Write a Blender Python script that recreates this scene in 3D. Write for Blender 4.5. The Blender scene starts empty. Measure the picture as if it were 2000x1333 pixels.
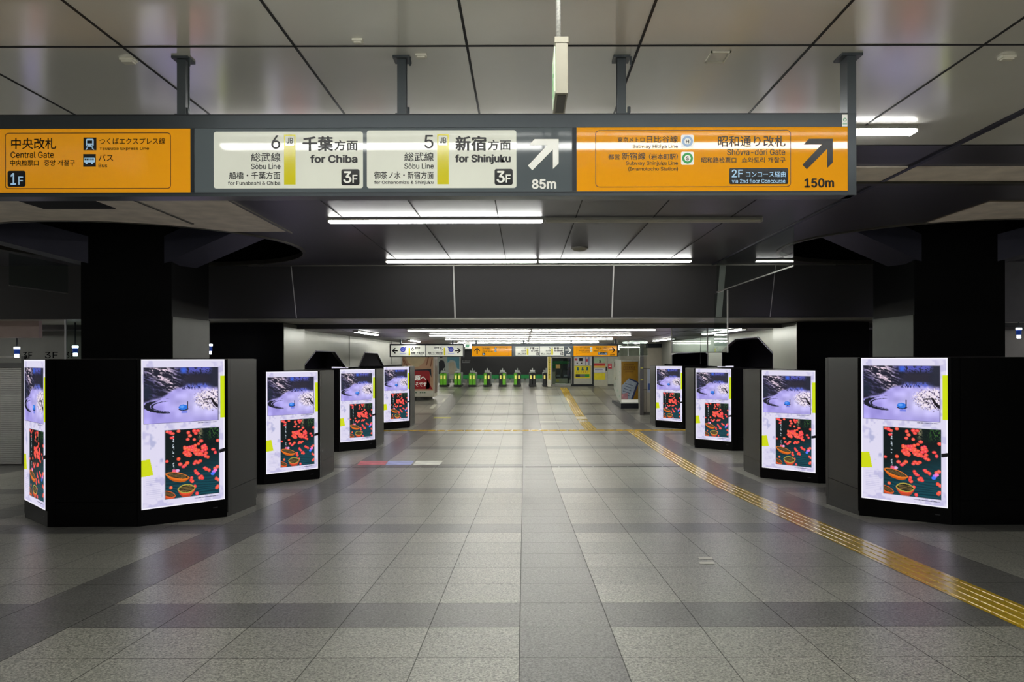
import bpy, bmesh, math, random
import numpy as np
from mathutils import Vector, Matrix

# ------------------------------------------------------------------ camera
SC = bpy.context.scene
C = SC.collection
CH = 2.31                       # eye height over the level floor of the far hall
F = 1500.0                      # focal length in pixels of a 2000 px wide frame
VX, VY = 1023.0, 700.0
cam_d = bpy.data.cameras.new('camera')
cam = bpy.data.objects.new('camera', cam_d)
C.objects.link(cam)
cam.location = (0, 0, CH)
cam.rotation_euler = (math.pi / 2, math.radians(0.13), 0)
cam_d.sensor_width = 36.0
cam_d.lens = 36.0 * F / 2000.0
cam_d.shift_x = -(VX - 1000.0) / 2000.0
cam_d.shift_y = (VY - 666.5) / 2000.0
cam_d.clip_start = 0.05
cam_d.clip_end = 200
SC.camera = cam

# ------------------------------------------------------------------ world and exposure
w = bpy.data.worlds.new('world')
SC.world = w
w.use_nodes = True
w.node_tree.nodes['Background'].inputs[0].default_value = (0.05, 0.05, 0.06, 1)
w.node_tree.nodes['Background'].inputs[1].default_value = 0.3
SC.view_settings.view_transform = 'Standard'
SC.view_settings.look = 'None'
SC.view_settings.exposure = 0.0
SC.view_settings.gamma = 1.0
SC.view_settings.use_curve_mapping = False

TUBE_POWER = 37.0                # radiance of the lit tubes
SCREEN_POWER = 1.0              # radiance of the screens' white
SIGN_POWER = 0.30               # backlight of the direction signs

random.seed(7)
rng = np.random.RandomState(11)


# ------------------------------------------------------------------ helpers
def lin(c):
    out = []
    for v in c[:3]:
        v = v / 255.0
        out.append(v / 12.92 if v <= 0.04045 else ((v + 0.055) / 1.055) ** 2.4)
    return tuple(out) + (1.0,)


def Px(px, d):
    return (px - VX) * d / F


def Ph(py, d):
    return CH + (VY - py) * d / F


HP = [(-25, 1.512), (0, 1.512), (5.5, 1.805), (11, 2.098), (13.5, 2.21), (16, 2.27), (19, 2.305), (22, 2.31),
      (28, 2.31), (31, 2.2), (39.8, 1.75), (43, 1.6), (44, 1.58), (75, 1.58)]


def fl(d):
    """world height of the floor at distance d"""
    return CH - float(np.interp(d, [p[0] for p in HP], [p[1] for p in HP]))


def dist(py):
    """distance at which the floor shows at picture row py"""
    lo, hi = 1.0, 70.0
    for _ in range(50):
        m = (lo + hi) / 2
        if VY + (CH - fl(m)) * F / m > py:
            lo = m
        else:
            hi = m
    return (lo + hi) / 2


MATS = {}


def mat(name, col, rough=0.5, metal=0.0, noise=0.06, nscale=6.0, bump=0.0, bscale=40.0, emit=0.0, spec=0.5,
        trans=0.0, ior=1.45, rough_noise=0.0):
    if name in MATS:
        return MATS[name]
    m = bpy.data.materials.new(name)
    m.use_nodes = True
    nt = m.node_tree
    b = nt.nodes['Principled BSDF']
    c = lin(col)
    tc = nt.nodes.new('ShaderNodeTexCoord')
    nz = nt.nodes.new('ShaderNodeTexNoise')
    nz.inputs['Scale'].default_value = nscale
    nz.inputs['Detail'].default_value = 4
    nt.links.new(tc.outputs['Object'], nz.inputs['Vector'])
    rp = nt.nodes.new('ShaderNodeValToRGB')
    rp.color_ramp.elements[0].position = 0.3
    rp.color_ramp.elements[1].position = 0.7
    rp.color_ramp.elements[0].color = tuple(v * (1 - noise) for v in c[:3]) + (1,)
    rp.color_ramp.elements[1].color = tuple(min(1, v * (1 + noise)) for v in c[:3]) + (1,)
    nt.links.new(nz.outputs['Fac'], rp.inputs['Fac'])
    nt.links.new(rp.outputs['Color'], b.inputs['Base Color'])
    b.inputs['Roughness'].default_value = rough
    b.inputs['Metallic'].default_value = metal
    b.inputs['Specular IOR Level'].default_value = spec
    b.inputs['IOR'].default_value = ior
    if trans:
        b.inputs['Transmission Weight'].default_value = trans
    if emit:
        nt.links.new(rp.outputs['Color'], b.inputs['Emission Color'])
        b.inputs['Emission Strength'].default_value = emit
    if bump:
        n2 = nt.nodes.new('ShaderNodeTexNoise')
        n2.inputs['Scale'].default_value = bscale
        n2.inputs['Detail'].default_value = 3
        nt.links.new(tc.outputs['Object'], n2.inputs['Vector'])
        bp = nt.nodes.new('ShaderNodeBump')
        bp.inputs['Strength'].default_value = bump
        bp.inputs['Distance'].default_value = 0.01
        nt.links.new(n2.outputs['Fac'], bp.inputs['Height'])
        nt.links.new(bp.outputs['Normal'], b.inputs['Normal'])
    MATS[name] = m
    return m


class MB:
    """collects shapes in world coordinates; build() links them as one mesh object"""

    def __init__(self):
        self.v, self.f = [], []

    def poly(self, pts, flip=False):
        n = len(self.v)
        self.v += [tuple(p) for p in pts]
        idx = list(range(n, n + len(pts)))
        self.f.append(idx[::-1] if flip else idx)
        return self

    def box(self, x0, x1, y0, y1, z0, z1):
        n = len(self.v)
        self.v += [(x0, y0, z0), (x1, y0, z0), (x1, y1, z0), (x0, y1, z0),
                   (x0, y0, z1), (x1, y0, z1), (x1, y1, z1), (x0, y1, z1)]
        for q in ((0, 3, 2, 1), (4, 5, 6, 7), (0, 1, 5, 4), (1, 2, 6, 5), (2, 3, 7, 6), (3, 0, 4, 7)):
            self.f.append([n + i for i in q])
        return self

    def cbox(self, x0, x1, y0, y1, z0, z1, b):
        """box whose vertical edges are chamfered by b, and top edge too"""
        ring = [(x0 + b, y0), (x1 - b, y0), (x1, y0 + b), (x1, y1 - b), (x1 - b, y1), (x0 + b, y1), (x0, y1 - b), (x0, y0 + b)]
        cx, cy = (x0 + x1) / 2, (y0 + y1) / 2
        sx = 1 - b / max(1e-6, (x1 - x0) / 2)
        sy = 1 - b / max(1e-6, (y1 - y0) / 2)
        inner = [(cx + (x - cx) * sx, cy + (y - cy) * sy) for x, y in ring]
        n = len(self.v)
        for rr, z in ((ring, z0), (ring, z1 - b), (inner, z1)):
            self.v += [(x, y, z) for x, y in rr]
        for k in range(2):
            for i in range(8):
                j = (i + 1) % 8
                self.f.append([n + k * 8 + i, n + k * 8 + j, n + (k + 1) * 8 + j, n + (k + 1) * 8 + i])
        self.f.append([n + 16 + i for i in range(8)])
        self.f.append([n + i for i in range(7, -1, -1)])
        return self

    def prism(self, ring, z0, z1):
        """ring: counter-clockwise (x, y) outline extruded in z"""
        n = len(self.v)
        k = len(ring)
        self.v += [(x, y, z0) for x, y in ring] + [(x, y, z1) for x, y in ring]
        for i in range(k):
            j = (i + 1) % k
            self.f.append([n + i, n + j, n + k + j, n + k + i])
        self.f.append([n + k + i for i in range(k)])
        self.f.append([n + i for i in range(k - 1, -1, -1)])
        return self

    def prism_y(self, ring, y0, y1):
        """ring: (x, z) outline extruded along y"""
        n = len(self.v)
        k = len(ring)
        self.v += [(x, y0, z) for x, z in ring] + [(x, y1, z) for x, z in ring]
        for i in range(k):
            j = (i + 1) % k
            self.f.append([n + i, n + j, n + k + j, n + k + i])
        self.f.append([n + i for i in range(k)][::-1])
        self.f.append([n + k + i for i in range(k)])
        return self

    def prism_x(self, ring, x0, x1):
        n = len(self.v)
        k = len(ring)
        self.v += [(x0, y, z) for y, z in ring] + [(x1, y, z) for y, z in ring]
        for i in range(k):
            j = (i + 1) % k
            self.f.append([n + i, n + j, n + k + j, n + k + i])
        self.f.append([n + i for i in range(k)][::-1])
        self.f.append([n + k + i for i in range(k)])
        return self

    def cyl(self, x, y, z0, z1, r, n=16, r2=None):
        r2 = r if r2 is None else r2
        k = len(self.v)
        for z, q in ((z0, r), (z1, r2)):
            for i in range(n):
                a = 2 * math.pi * i / n
                self.v.append((x + q * math.cos(a), y + q * math.sin(a), z))
        for i in range(n):
            j = (i + 1) % n
            self.f.append([k + i, k + j, k + n + j, k + n + i])
        self.f.append([k + n + i for i in range(n)])
        self.f.append([k + i for i in range(n - 1, -1, -1)])
        return self

    def tube(self, pts, r, n=6):
        pts = [Vector(p) for p in pts]
        rings = []
        for i, p in enumerate(pts):
            d = (pts[min(i + 1, len(pts) - 1)] - pts[max(i - 1, 0)]).normalized()
            u = d.orthogonal().normalized()
            w_ = d.cross(u)
            rings.append([p + (u * math.cos(2 * math.pi * k / n) + w_ * math.sin(2 * math.pi * k / n)) * r for k in range(n)])
        b = len(self.v)
        for rg in rings:
            self.v += [tuple(q) for q in rg]
        for i in range(len(rings) - 1):
            for k in range(n):
                j = (k + 1) % n
                self.f.append([b + i * n + k, b + i * n + j, b + (i + 1) * n + j, b + (i + 1) * n + k])
        self.f.append([b + k for k in range(n)][::-1])
        self.f.append([b + (len(rings) - 1) * n + k for k in range(n)])
        return self

    def build(self, name, m, parent=None, smooth=False, origin=None):
        me = bpy.data.meshes.new(name)
        off = Vector((0, 0, 0))
        if parent is not None:
            p, off = parent, Vector((0, 0, 0))
            while p is not None:
                off = off + p.location
                p = p.parent
        loc = Vector((0, 0, 0))
        if origin is not None:
            loc = Vector(origin) - off
            off = Vector(origin)
        me.from_pydata([(x - off.x, y - off.y, z - off.z) for x, y, z in self.v], [], self.f)
        me.update()
        bm = bmesh.new()
        bm.from_mesh(me)
        bmesh.ops.recalc_face_normals(bm, faces=bm.faces)
        bm.to_mesh(me)
        bm.free()
        if smooth:
            me.polygons.foreach_set('use_smooth', [True] * len(me.polygons))
        me.materials.append(m)
        o = bpy.data.objects.new(name, me)
        C.objects.link(o)
        o.location = loc
        if parent is not None:
            o.parent = parent
        return o


def base_of(mb):
    xs, ys, zs = zip(*mb.v)
    return ((min(xs) + max(xs)) / 2, (min(ys) + max(ys)) / 2, min(zs))


def tag(o, label=None, cat=None, group=None, kind=None):
    if label: o['label'] = label
    if cat: o['category'] = cat
    if group: o['group'] = group
    if kind: o['kind'] = kind
    return o


def thing(name, loc, label, cat, group=None):
    o = bpy.data.objects.new(name, None)
    o.empty_display_size = 0.2
    C.objects.link(o)
    o.location = loc
    return tag(o, label, cat, group)


def solo(name, mb, m, label, cat, group=None, smooth=False):
    return tag(mb.build(name, m, origin=base_of(mb), smooth=smooth), label, cat, group)


def struct(name, mb, m, smooth=False):
    return tag(mb.build(name, m, smooth=smooth), kind='structure')


def copy_tree(o, parent=None):
    c = o.copy()
    C.objects.link(c)
    c.parent = parent
    for ch in [k for k in bpy.data.objects if k.parent == o and k is not c]:
        copy_tree(ch, c)
    return c


_txt_cache = {}
SANS = None
try:
    import os
    SANS = bpy.data.fonts.load(os.path.join(bpy.utils.system_resource('DATAFILES'), 'fonts', 'Inter.woff2'))
except Exception:
    SANS = None


def text_geo(s, bold):
    key = (s, bold)
    if key in _txt_cache:
        return _txt_cache[key]
    cu = bpy.data.curves.new('t', 'FONT')
    cu.body = s
    cu.size = 1.0
    if SANS and all(ord(ch) < 0x250 for ch in s): cu.font = SANS
    cu.resolution_u = 2
    cu.offset = bold
    o = bpy.data.objects.new('t', cu)
    C.objects.link(o)
    bpy.context.view_layer.update()
    dg = bpy.context.evaluated_depsgraph_get()
    me = bpy.data.meshes.new_from_object(o.evaluated_get(dg))
    vs = [(v.co.x, v.co.y) for v in me.vertices]
    fs = [list(p.vertices) for p in me.polygons]
    bpy.data.objects.remove(o)
    bpy.data.curves.remove(cu)
    bpy.data.meshes.remove(me)
    if not vs:
        vs, fs = [(0, 0), (1, 0), (1, 1)], []
    xs = [v[0] for v in vs]; ys = [v[1] for v in vs]
    r = (vs, fs, min(xs), max(xs), min(ys), max(ys))
    _txt_cache[key] = r
    return r


class Face:
    """a plane on which a picture-like layout (u to the right, v downwards, any unit) is laid out in real size"""

    def __init__(self, origin, right, down, unit):
        self.o, self.r, self.d, self.u = Vector(origin), Vector(right), Vector(down), unit
        self.n = self.r.cross(self.d)           # points away from the viewer
        self.n.normalize()

    def p(self, u, v, lift=0.0):
        q = self.o + self.r * (u * self.u) + self.d * (v * self.u) - self.n * lift
        return (q.x, q.y, q.z)

    def text(self, mb, s, u0, v0, u1, v1, lift=0.002, bold=0.0):
        vs, fs, a, b, c, d = text_geo(s, 0.0)
        # heavier strokes: the outlines are laid over each other, slightly shifted
        if not bold and v1 - v0 > 5: bold = 0.014
        e = bold * (d - c) * 1.25
        sh = [(0, 0)] if not bold else [(-e, 0), (e, 0), (0, -e * 0.7), (0, e * 0.7)]
        for i, (ex, ey) in enumerate(sh):
            k = len(mb.v)
            for x, y in vs:
                mb.v.append(self.p(u0 + (x + ex - a) / (b - a) * (u1 - u0), v1 - (y + ey - c) / (d - c) * (v1 - v0), lift + i * 0.00004))
            mb.f += [[k + j for j in f] for f in fs]

    def poly(self, mb, pts, lift=0.001):
        mb.poly([self.p(u, v, lift) for u, v in pts])

    def rect(self, mb, u0, v0, u1, v1, lift=0.001):
        self.poly(mb, [(u0, v0), (u1, v0), (u1, v1), (u0, v1)], lift)

    def slab(self, mb, pts, lift0, lift1):
        n = len(mb.v); k = len(pts)
        mb.v += [self.p(u, v, lift0) for u, v in pts] + [self.p(u, v, lift1) for u, v in pts]
        for i in range(k):
            j = (i + 1) % k
            mb.f.append([n + i, n + j, n + k + j, n + k + i])
        mb.f.append([n + k + i for i in range(k)])
        mb.f.append([n + i for i in range(k)][::-1])

    def glyph_marks(self, mb, u0, v0, u1, v1, n, lift=0.002):
        """unreadable small print: a row of short strokes"""
        w_ = (u1 - u0) / n
        for i in range(n):
            a = u0 + i * w_
            self.rect(mb, a + w_ * 0.12, v0, a + w_ * 0.86, v0 + (v1 - v0) * 0.22, lift)
            self.rect(mb, a + w_ * 0.12, v1 - (v1 - v0) * 0.25, a + w_ * (0.6 + 0.25 * (i % 2)), v1, lift)
            self.rect(mb, a + w_ * (0.3 + 0.15 * (i % 3)), v0, a + w_ * (0.5 + 0.15 * (i % 3)), v1, lift)

    def rr(self, u0, v0, u1, v1, r, n=5):
        out = []
        for cx, cy, a0 in ((u1 - r, v0 + r, -90), (u1 - r, v1 - r, 0), (u0 + r, v1 - r, 90), (u0 + r, v0 + r, 180)):
            for i in range(n + 1):
                a = math.radians(a0 + 90 * i / n)
                out.append((cx + r * math.cos(a), cy + r * math.sin(a)))
        return out

    def outline(self, mb, u0, v0, u1, v1, r, t, lift=0.002):
        A = self.rr(u0, v0, u1, v1, r); B = self.rr(u0 + t, v0 + t, u1 - t, v1 - t, max(r - t, 0.1))
        n = len(mb.v); k = len(A)
        mb.v += [self.p(u, v, lift) for u, v in A] + [self.p(u, v, lift) for u, v in B]
        for i in range(k):
            j = (i + 1) % k
            mb.f.append([n + i, n + j, n + k + j, n + k + i])

    def ring(self, mb, cu, cv, r0, r1, lift=0.002, n=24):
        k = len(mb.v)
        for r in (r0, r1):
            for i in range(n):
                a = 2 * math.pi * i / n
                mb.v.append(self.p(cu + r * math.cos(a), cv + r * math.sin(a), lift))
        for i in range(n):
            j = (i + 1) % n
            mb.f.append([k + i, k + j, k + n + j, k + n + i])

    def disc(self, mb, cu, cv, r, lift=0.002, n=24):
        self.poly(mb, [(cu + r * math.cos(2 * math.pi * i / n), cv + r * math.sin(2 * math.pi * i / n)) for i in range(n)], lift)


# ------------------------------------------------------------------ materials
def floor_material():
    m = bpy.data.materials.new('granite_tiles')
    m.use_nodes = True
    nt = m.node_tree
    N, L = nt.nodes, nt.links
    b = N['Principled BSDF']
    geo = N.new('ShaderNodeNewGeometry')
    sep = N.new('ShaderNodeSeparateXYZ')
    L.new(geo.outputs['Position'], sep.inputs[0])

    def mth(op, a, b_=None, c_=None):
        n = N.new('ShaderNodeMath'); n.operation = op
        for i, v in enumerate((a, b_, c_)):
            if v is None: continue
            if isinstance(v, (int, float)): n.inputs[i].default_value = v
            else: L.new(v, n.inputs[i])
        return n.outputs[0]

    xs = mth('DIVIDE', mth('ADD', sep.outputs[0], 0.03 + 60.0), 0.6)
    ys = mth('DIVIDE', mth('ADD', sep.outputs[1], -5.09 + 36.0), 0.6)
    xi, yi = mth('FLOOR', xs), mth('FLOOR', ys)
    xf, yf = mth('FRACT', xs), mth('FRACT', ys)
    # 60/0.6 = 100 -> stripe index 100, 100 mod 6 = 4 ; 36/0.6 = 60, 60 mod 6 = 0
    dx = mth('LESS_THAN', mth('ABSOLUTE', mth('SUBTRACT', mth('MODULO', xi, 6.0), 4.0)), 0.5)
    dy = mth('LESS_THAN', mth('ABSOLUTE', mth('MODULO', yi, 6.0)), 0.5)
    dark = mth('MAXIMUM', dx, dy)
    # grout
    gx = mth('MINIMUM', xf, mth('SUBTRACT', 1.0, xf))
    gy = mth('MINIMUM', yf, mth('SUBTRACT', 1.0, yf))
    grout = mth('MAXIMUM', mth('LESS_THAN', gx, 0.0055), mth('LESS_THAN', gy, 0.0055))
    wn = N.new('ShaderNodeTexWhiteNoise'); wn.noise_dimensions = '2D'
    cb = N.new('ShaderNodeCombineXYZ'); L.new(xi, cb.inputs[0]); L.new(yi, cb.inputs[1]); L.new(cb.outputs[0], wn.inputs['Vector'])
    n1 = N.new('ShaderNodeTexNoise'); n1.inputs['Scale'].default_value = 72; n1.inputs['Detail'].default_value = 5; n1.inputs['Roughness'].default_value = 0.75
    L.new(geo.outputs['Position'], n1.inputs['Vector'])
    n2 = N.new('ShaderNodeTexNoise'); n2.inputs['Scale'].default_value = 0.9; n2.inputs['Detail'].default_value = 5
    L.new(geo.outputs['Position'], n2.inputs['Vector'])
    mix = N.new('ShaderNodeMix'); mix.data_type = 'RGBA'
    mix.inputs[6].default_value = FLOOR_LIGHT; mix.inputs[7].default_value = FLOOR_DARK
    L.new(dark, mix.inputs[0])
    k = mth('ADD', mth('MULTIPLY', mth('SUBTRACT', n1.outputs['Fac'], 0.5), 5.6), 1.0)
    k = mth('MULTIPLY', k, mth('ADD', mth('MULTIPLY', wn.outputs['Value'], 0.16), 0.92))
    k = mth('MULTIPLY', k, mth('ADD', mth('MULTIPLY', n2.outputs['Fac'], 0.30), 0.85))
    k = mth('MULTIPLY', k, mth('SUBTRACT', 1.0, mth('MULTIPLY', grout, 0.7)))
    vm = N.new('ShaderNodeVectorMath'); vm.operation = 'SCALE'
    L.new(mix.outputs[2], vm.inputs[0]); L.new(k, vm.inputs['Scale'])
    L.new(vm.outputs[0], b.inputs['Base Color'])
    rr = mth('ADD', mth('MULTIPLY', n2.outputs['Fac'], 0.05), FLOOR_ROUGH)
    rr = mth('ADD', rr, mth('MULTIPLY', grout, 0.3))
    L.new(rr, b.inputs['Roughness'])
    b.inputs['Specular IOR Level'].default_value = FLOOR_SPEC
    bp = N.new('ShaderNodeBump'); bp.inputs['Strength'].default_value = 0.35; bp.inputs['Distance'].default_value = 0.002
    h = mth('SUBTRACT', n1.outputs['Fac'], mth('MULTIPLY', grout, 1.0))
    L.new(h, bp.inputs['Height']); L.new(bp.outputs['Normal'], b.inputs['Normal'])
    return m


FLOOR_LIGHT = (0.272, 0.270, 0.230, 1)
FLOOR_DARK = (0.132, 0.130, 0.119, 1)
FLOOR_ROUGH = 0.27
FLOOR_SPEC = 0.42
M_floor = floor_material()
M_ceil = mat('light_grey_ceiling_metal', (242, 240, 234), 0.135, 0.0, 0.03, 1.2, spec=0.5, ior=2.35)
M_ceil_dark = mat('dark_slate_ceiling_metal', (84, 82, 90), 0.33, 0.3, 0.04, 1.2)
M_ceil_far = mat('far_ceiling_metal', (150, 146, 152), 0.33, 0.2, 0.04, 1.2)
M_matte = mat('matte_grey_ceiling_board', (238, 226, 212), 0.8, 0, 0.12, 5)
M_seam = mat('ceiling_seam', (26, 26, 28), 0.7)
M_beam = mat('bulkhead_dark_metal', (66, 65, 66), 0.38, 0.3, 0.05, 0.7)
M_under = mat('bulkhead_underside', (168, 166, 152), 0.4, 0.2, 0.04, 1)
M_bright_trim = mat('bright_trim', (200, 200, 198), 0.4, 0.2)
M_black = mat('black_cladding', (10, 10, 12), 0.45, 0.0, 0.1, 2, spec=0.15)
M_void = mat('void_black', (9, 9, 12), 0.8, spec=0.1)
M_brace = mat('blue_black_steel', (66, 66, 84), 0.5, 0.2)
M_kiosk = mat('kiosk_black_metal', (5, 5, 6), 0.32, 0.0, 0.1, 3, spec=0.18)
M_kpanel_lit = mat('kiosk_door_metal_lit', (34, 34, 33), 0.45, 0.2, 0.05, 3, spec=0.3)  # lighter copy of the kiosk black: tube light put into the colour
M_steel = mat('brushed_steel', (74, 75, 72), 0.45, 0.6, 0.08, 3)
M_wall = mat('grey_metal_wall', (118, 120, 110), 0.36, 0.45, 0.06, 1.5)
M_sideframe = mat('sign_frame_grey', (64, 70, 74), 0.35, 0.5, 0.03)
M_frame_dark = mat('sign_frame_dark', (38, 42, 46), 0.4, 0.4, 0.03)
M_tube = mat('tube_lit', (250, 250, 245), 0.4, 0, 0, emit=TUBE_POWER)
M_tube_hall_fill = mat('hall_fill_tube_lit', (250, 248, 236), 0.4, 0, 0, emit=TUBE_POWER * 1.35)  # stronger glow for the fill tubes added in the gate hall
M_tube_off = mat('tube_unlit', (176, 172, 158), 0.35, 0, 0.03)
M_housing = mat('light_housing', (178, 176, 168), 0.45, 0.2, 0.03)
M_orange = mat('sign_orange', (232, 156, 22), 0.04, 0, 0.02, 2, emit=SIGN_POWER)
M_signgrey = mat('sign_grey', (92, 100, 103), 0.06, 0, 0.02, emit=SIGN_POWER * 0.55)
M_white = mat('sign_white', (226, 228, 214), 0.04, 0, 0.02, emit=SIGN_POWER)
M_ink = mat('sign_ink', (16, 14, 17), 0.25, 0, 0.02, spec=0.3)
M_brownink = mat('sign_brown_ink', (92, 48, 26), 0.3, 0, 0.02)
M_black_badge = mat('badge_black', (24, 26, 30), 0.2, 0, 0.02)
M_lime = mat('line_yellow', (206, 196, 26), 0.15, 0, 0.02, emit=SIGN_POWER)
M_letter = mat('letter_white', (236, 236, 226), 0.2, 0, 0.02, emit=SIGN_POWER)
M_skyletter = mat('letter_pale_blue', (176, 212, 240), 0.2, 0, 0.02, emit=SIGN_POWER)
M_green = mat('green_mark', (20, 150, 60), 0.3, 0, 0.03, emit=0.25)
M_silverblue = mat('silver_blue_mark', (150, 176, 206), 0.3, 0, 0.03, emit=0.3)
M_ivory = mat('ivory_plastic', (168, 164, 148), 0.4, 0, 0.04, 8)
M_sensor = mat('sensor_plastic', (230, 226, 210), 0.4, 0, 0.04, 8)
M_glass = None


def glass_material():
    m = bpy.data.materials.new('clear_glass')
    m.use_nodes = True
    nt = m.node_tree; N, L = nt.nodes, nt.links
    N.remove(N['Principled BSDF'])
    out = N['Material Output']
    t = N.new('ShaderNodeBsdfTransparent'); t.inputs[0].default_value = (0.80, 0.86, 0.83, 1)
    g = N.new('ShaderNodeBsdfGlossy'); g.inputs['Roughness'].default_value = 0.02
    nz = N.new('ShaderNodeTexNoise'); nz.inputs['Scale'].default_value = 3
    fr = N.new('ShaderNodeFresnel'); fr.inputs[0].default_value = 1.5
    ad = N.new('ShaderNodeMath'); ad.operation = 'MULTIPLY_ADD'; ad.inputs[1].default_value = 0.02
    L.new(nz.outputs['Fac'], ad.inputs[0]); L.new(fr.outputs[0], ad.inputs[2])
    ge = N.new('ShaderNodeNewGeometry')
    sb = N.new('ShaderNodeMath'); sb.operation = 'SUBTRACT'; sb.inputs[0].default_value = 1.0
    L.new(ge.outputs['Backfacing'], sb.inputs[1])
    ml = N.new('ShaderNodeMath'); ml.operation = 'MULTIPLY'
    L.new(ad.outputs[0], ml.inputs[0]); L.new(sb.outputs[0], ml.inputs[1])
    mx = N.new('ShaderNodeMixShader')
    L.new(ml.outputs[0], mx.inputs[0]); L.new(t.outputs[0], mx.inputs[1]); L.new(g.outputs[0], mx.inputs[2])
    L.new(mx.outputs[0], out.inputs[0])
    return m


M_glass = glass_material()

# ------------------------------------------------------------------ setting: floor
mb = MB()
ys = sorted(set([-14, -6, -2, 0] + [i * 0.75 for i in range(1, 66)] + [50, 56, 62]))
prev = None
for y in ys:
    n = len(mb.v)
    mb.v += [(-22, y, fl(y)), (22, y, fl(y))]
    if n: mb.f.append([n - 2, n - 1, n + 1, n])
struct('floor', mb, M_floor, smooth=True)

HC, HF = 1.53, 0.60             # the two ceilings, above the eye
ZC, ZF = CH + HC, CH + HF
TC = 0.12                       # ceiling thickness
CIRC = [(-5.13, 10.47), (5.63, 10.47)]
RC = 2.05
YB = 12.56                      # the bulkhead


def plate_hole(mb, x0, x1, y0, y1, cx, cy, r, z):
    angs = sorted(set([2 * math.pi * i / 96 for i in range(96)] +
                      [math.atan2(y - cy, x - cx) % (2 * math.pi) for x in (x0, x1) for y in (y0, y1)]))
    k = len(mb.v); n = len(angs)
    for a in angs:
        c, s = math.cos(a), math.sin(a)
        t = min([((x1 - cx) / c if c > 1e-9 else 1e9), ((x0 - cx) / c if c < -1e-9 else 1e9),
                 ((y1 - cy) / s if s > 1e-9 else 1e9), ((y0 - cy) / s if s < -1e-9 else 1e9)])
        mb.v.append((cx + r * c, cy + r * s, z)); mb.v.append((cx + t * c, cy + t * s, z))
    for i in range(n):
        j = (i + 1) % n
        mb.f.append([k + 2 * i, k + 2 * i + 1, k + 2 * j + 1, k + 2 * j])


Y_SPLIT = 5.54
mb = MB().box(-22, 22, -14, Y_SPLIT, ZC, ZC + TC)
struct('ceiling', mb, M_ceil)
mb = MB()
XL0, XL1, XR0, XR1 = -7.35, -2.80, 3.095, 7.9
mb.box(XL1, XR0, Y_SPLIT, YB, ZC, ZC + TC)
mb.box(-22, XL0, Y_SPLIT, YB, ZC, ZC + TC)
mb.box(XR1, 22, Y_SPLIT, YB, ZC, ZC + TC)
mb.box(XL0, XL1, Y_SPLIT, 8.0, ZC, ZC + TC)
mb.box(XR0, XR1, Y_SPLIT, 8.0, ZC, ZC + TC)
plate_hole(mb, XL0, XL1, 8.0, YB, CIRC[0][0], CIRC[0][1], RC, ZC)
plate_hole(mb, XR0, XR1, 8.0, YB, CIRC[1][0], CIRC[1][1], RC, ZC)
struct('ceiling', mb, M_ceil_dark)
# matte boards of the side aisles
mb = MB()


def plate_minus_circle(mb, x0, x1, y0, y1, cx, cy, r, z0, z1, n=40):
    """board between y0 and y1, its far edge cut along the circle"""
    for i in range(n):
        xa = x0 + (x1 - x0) * i / n; xb = x0 + (x1 - x0) * (i + 1) / n

        def far(x):
            q = r * r - (x - cx) ** 2
            return min(y1, cy - math.sqrt(q)) if q > 0 else y1
        ya, yb = far(xa), far(xb)
        for z in (z0, z1):
            mb.poly([(xa, y0, z), (xb, y0, z), (xb, yb, z), (xa, ya, z)])
        mb.poly([(xa, ya, z0), (xb, yb, z0), (xb, yb, z1), (xa, ya, z1)])


plate_minus_circle(mb, -7.35, -2.82, 6.75, 9.18, CIRC[0][0], CIRC[0][1], RC + 0.02, ZC - 0.012, ZC - 0.002)
plate_minus_circle(mb, 4.55, 7.9, 7.5, 8.9, CIRC[1][0], CIRC[1][1], RC + 0.02, ZC - 0.012, ZC - 0.002)
mb.box(1.2, 9.0, 6.14, 6.62, ZC - 0.012, ZC - 0.002)
struct('ceiling', mb, M_matte)
mb = MB().box(-4.82, -4.10, 7.20, 7.72, ZC - 0.02, ZC - 0.013)
struct('trim_1', mb, M_seam)
# trim bar behind the matte strip and the seams between ceiling panels
mb = MB().box(1.2, 9.0, 6.63, 6.72, ZC - 0.03, ZC - 0.001)
struct('trim_2', mb, mat('olive_trim', (70, 68, 58), 0.4, 0.5))
mb = MB()
for k in range(-9, 12):
    x = -0.274 + 0.8425 * k
    if abs(x - 3.096) < 0.02: continue
    mb.box(x - 0.006, x + 0.006, -14, 5.54, ZC - 0.004, ZC + 0.001)
for y in (-10.6, -8.8, -7.0, -5.2, -3.4, -1.6, 0.2, 1.96, 3.756, 5.53):
    mb.box(-22, 22, y - 0.006, y + 0.006, ZC - 0.004, ZC + 0.001)
for k in range(-2, 4):
    x = -0.274 + 0.8425 * k
    mb.box(x - 0.005, x + 0.005, 5.54, YB - 0.02, ZC - 0.004, ZC + 0.001)
struct('trim_3', mb, M_seam)
mb = MB().box(3.075, 3.115, -14, YB - 0.02, ZC - 0.018, ZC + 0.001)
struct('trim_4', mb, mat('seam_rail', (62, 62, 74), 0.4, 0.6))
mb = MB().box(-2.83, -2.80, 5.6, 9.3, ZC - 0.016, ZC + 0.001)
mb.box(-3.72, -3.69, 7.2, 8.6, ZC - 0.022, ZC - 0.012)
struct('trim_5', mb, mat('light_seam_rail', (128, 124, 116), 0.4, 0.6))

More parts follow.
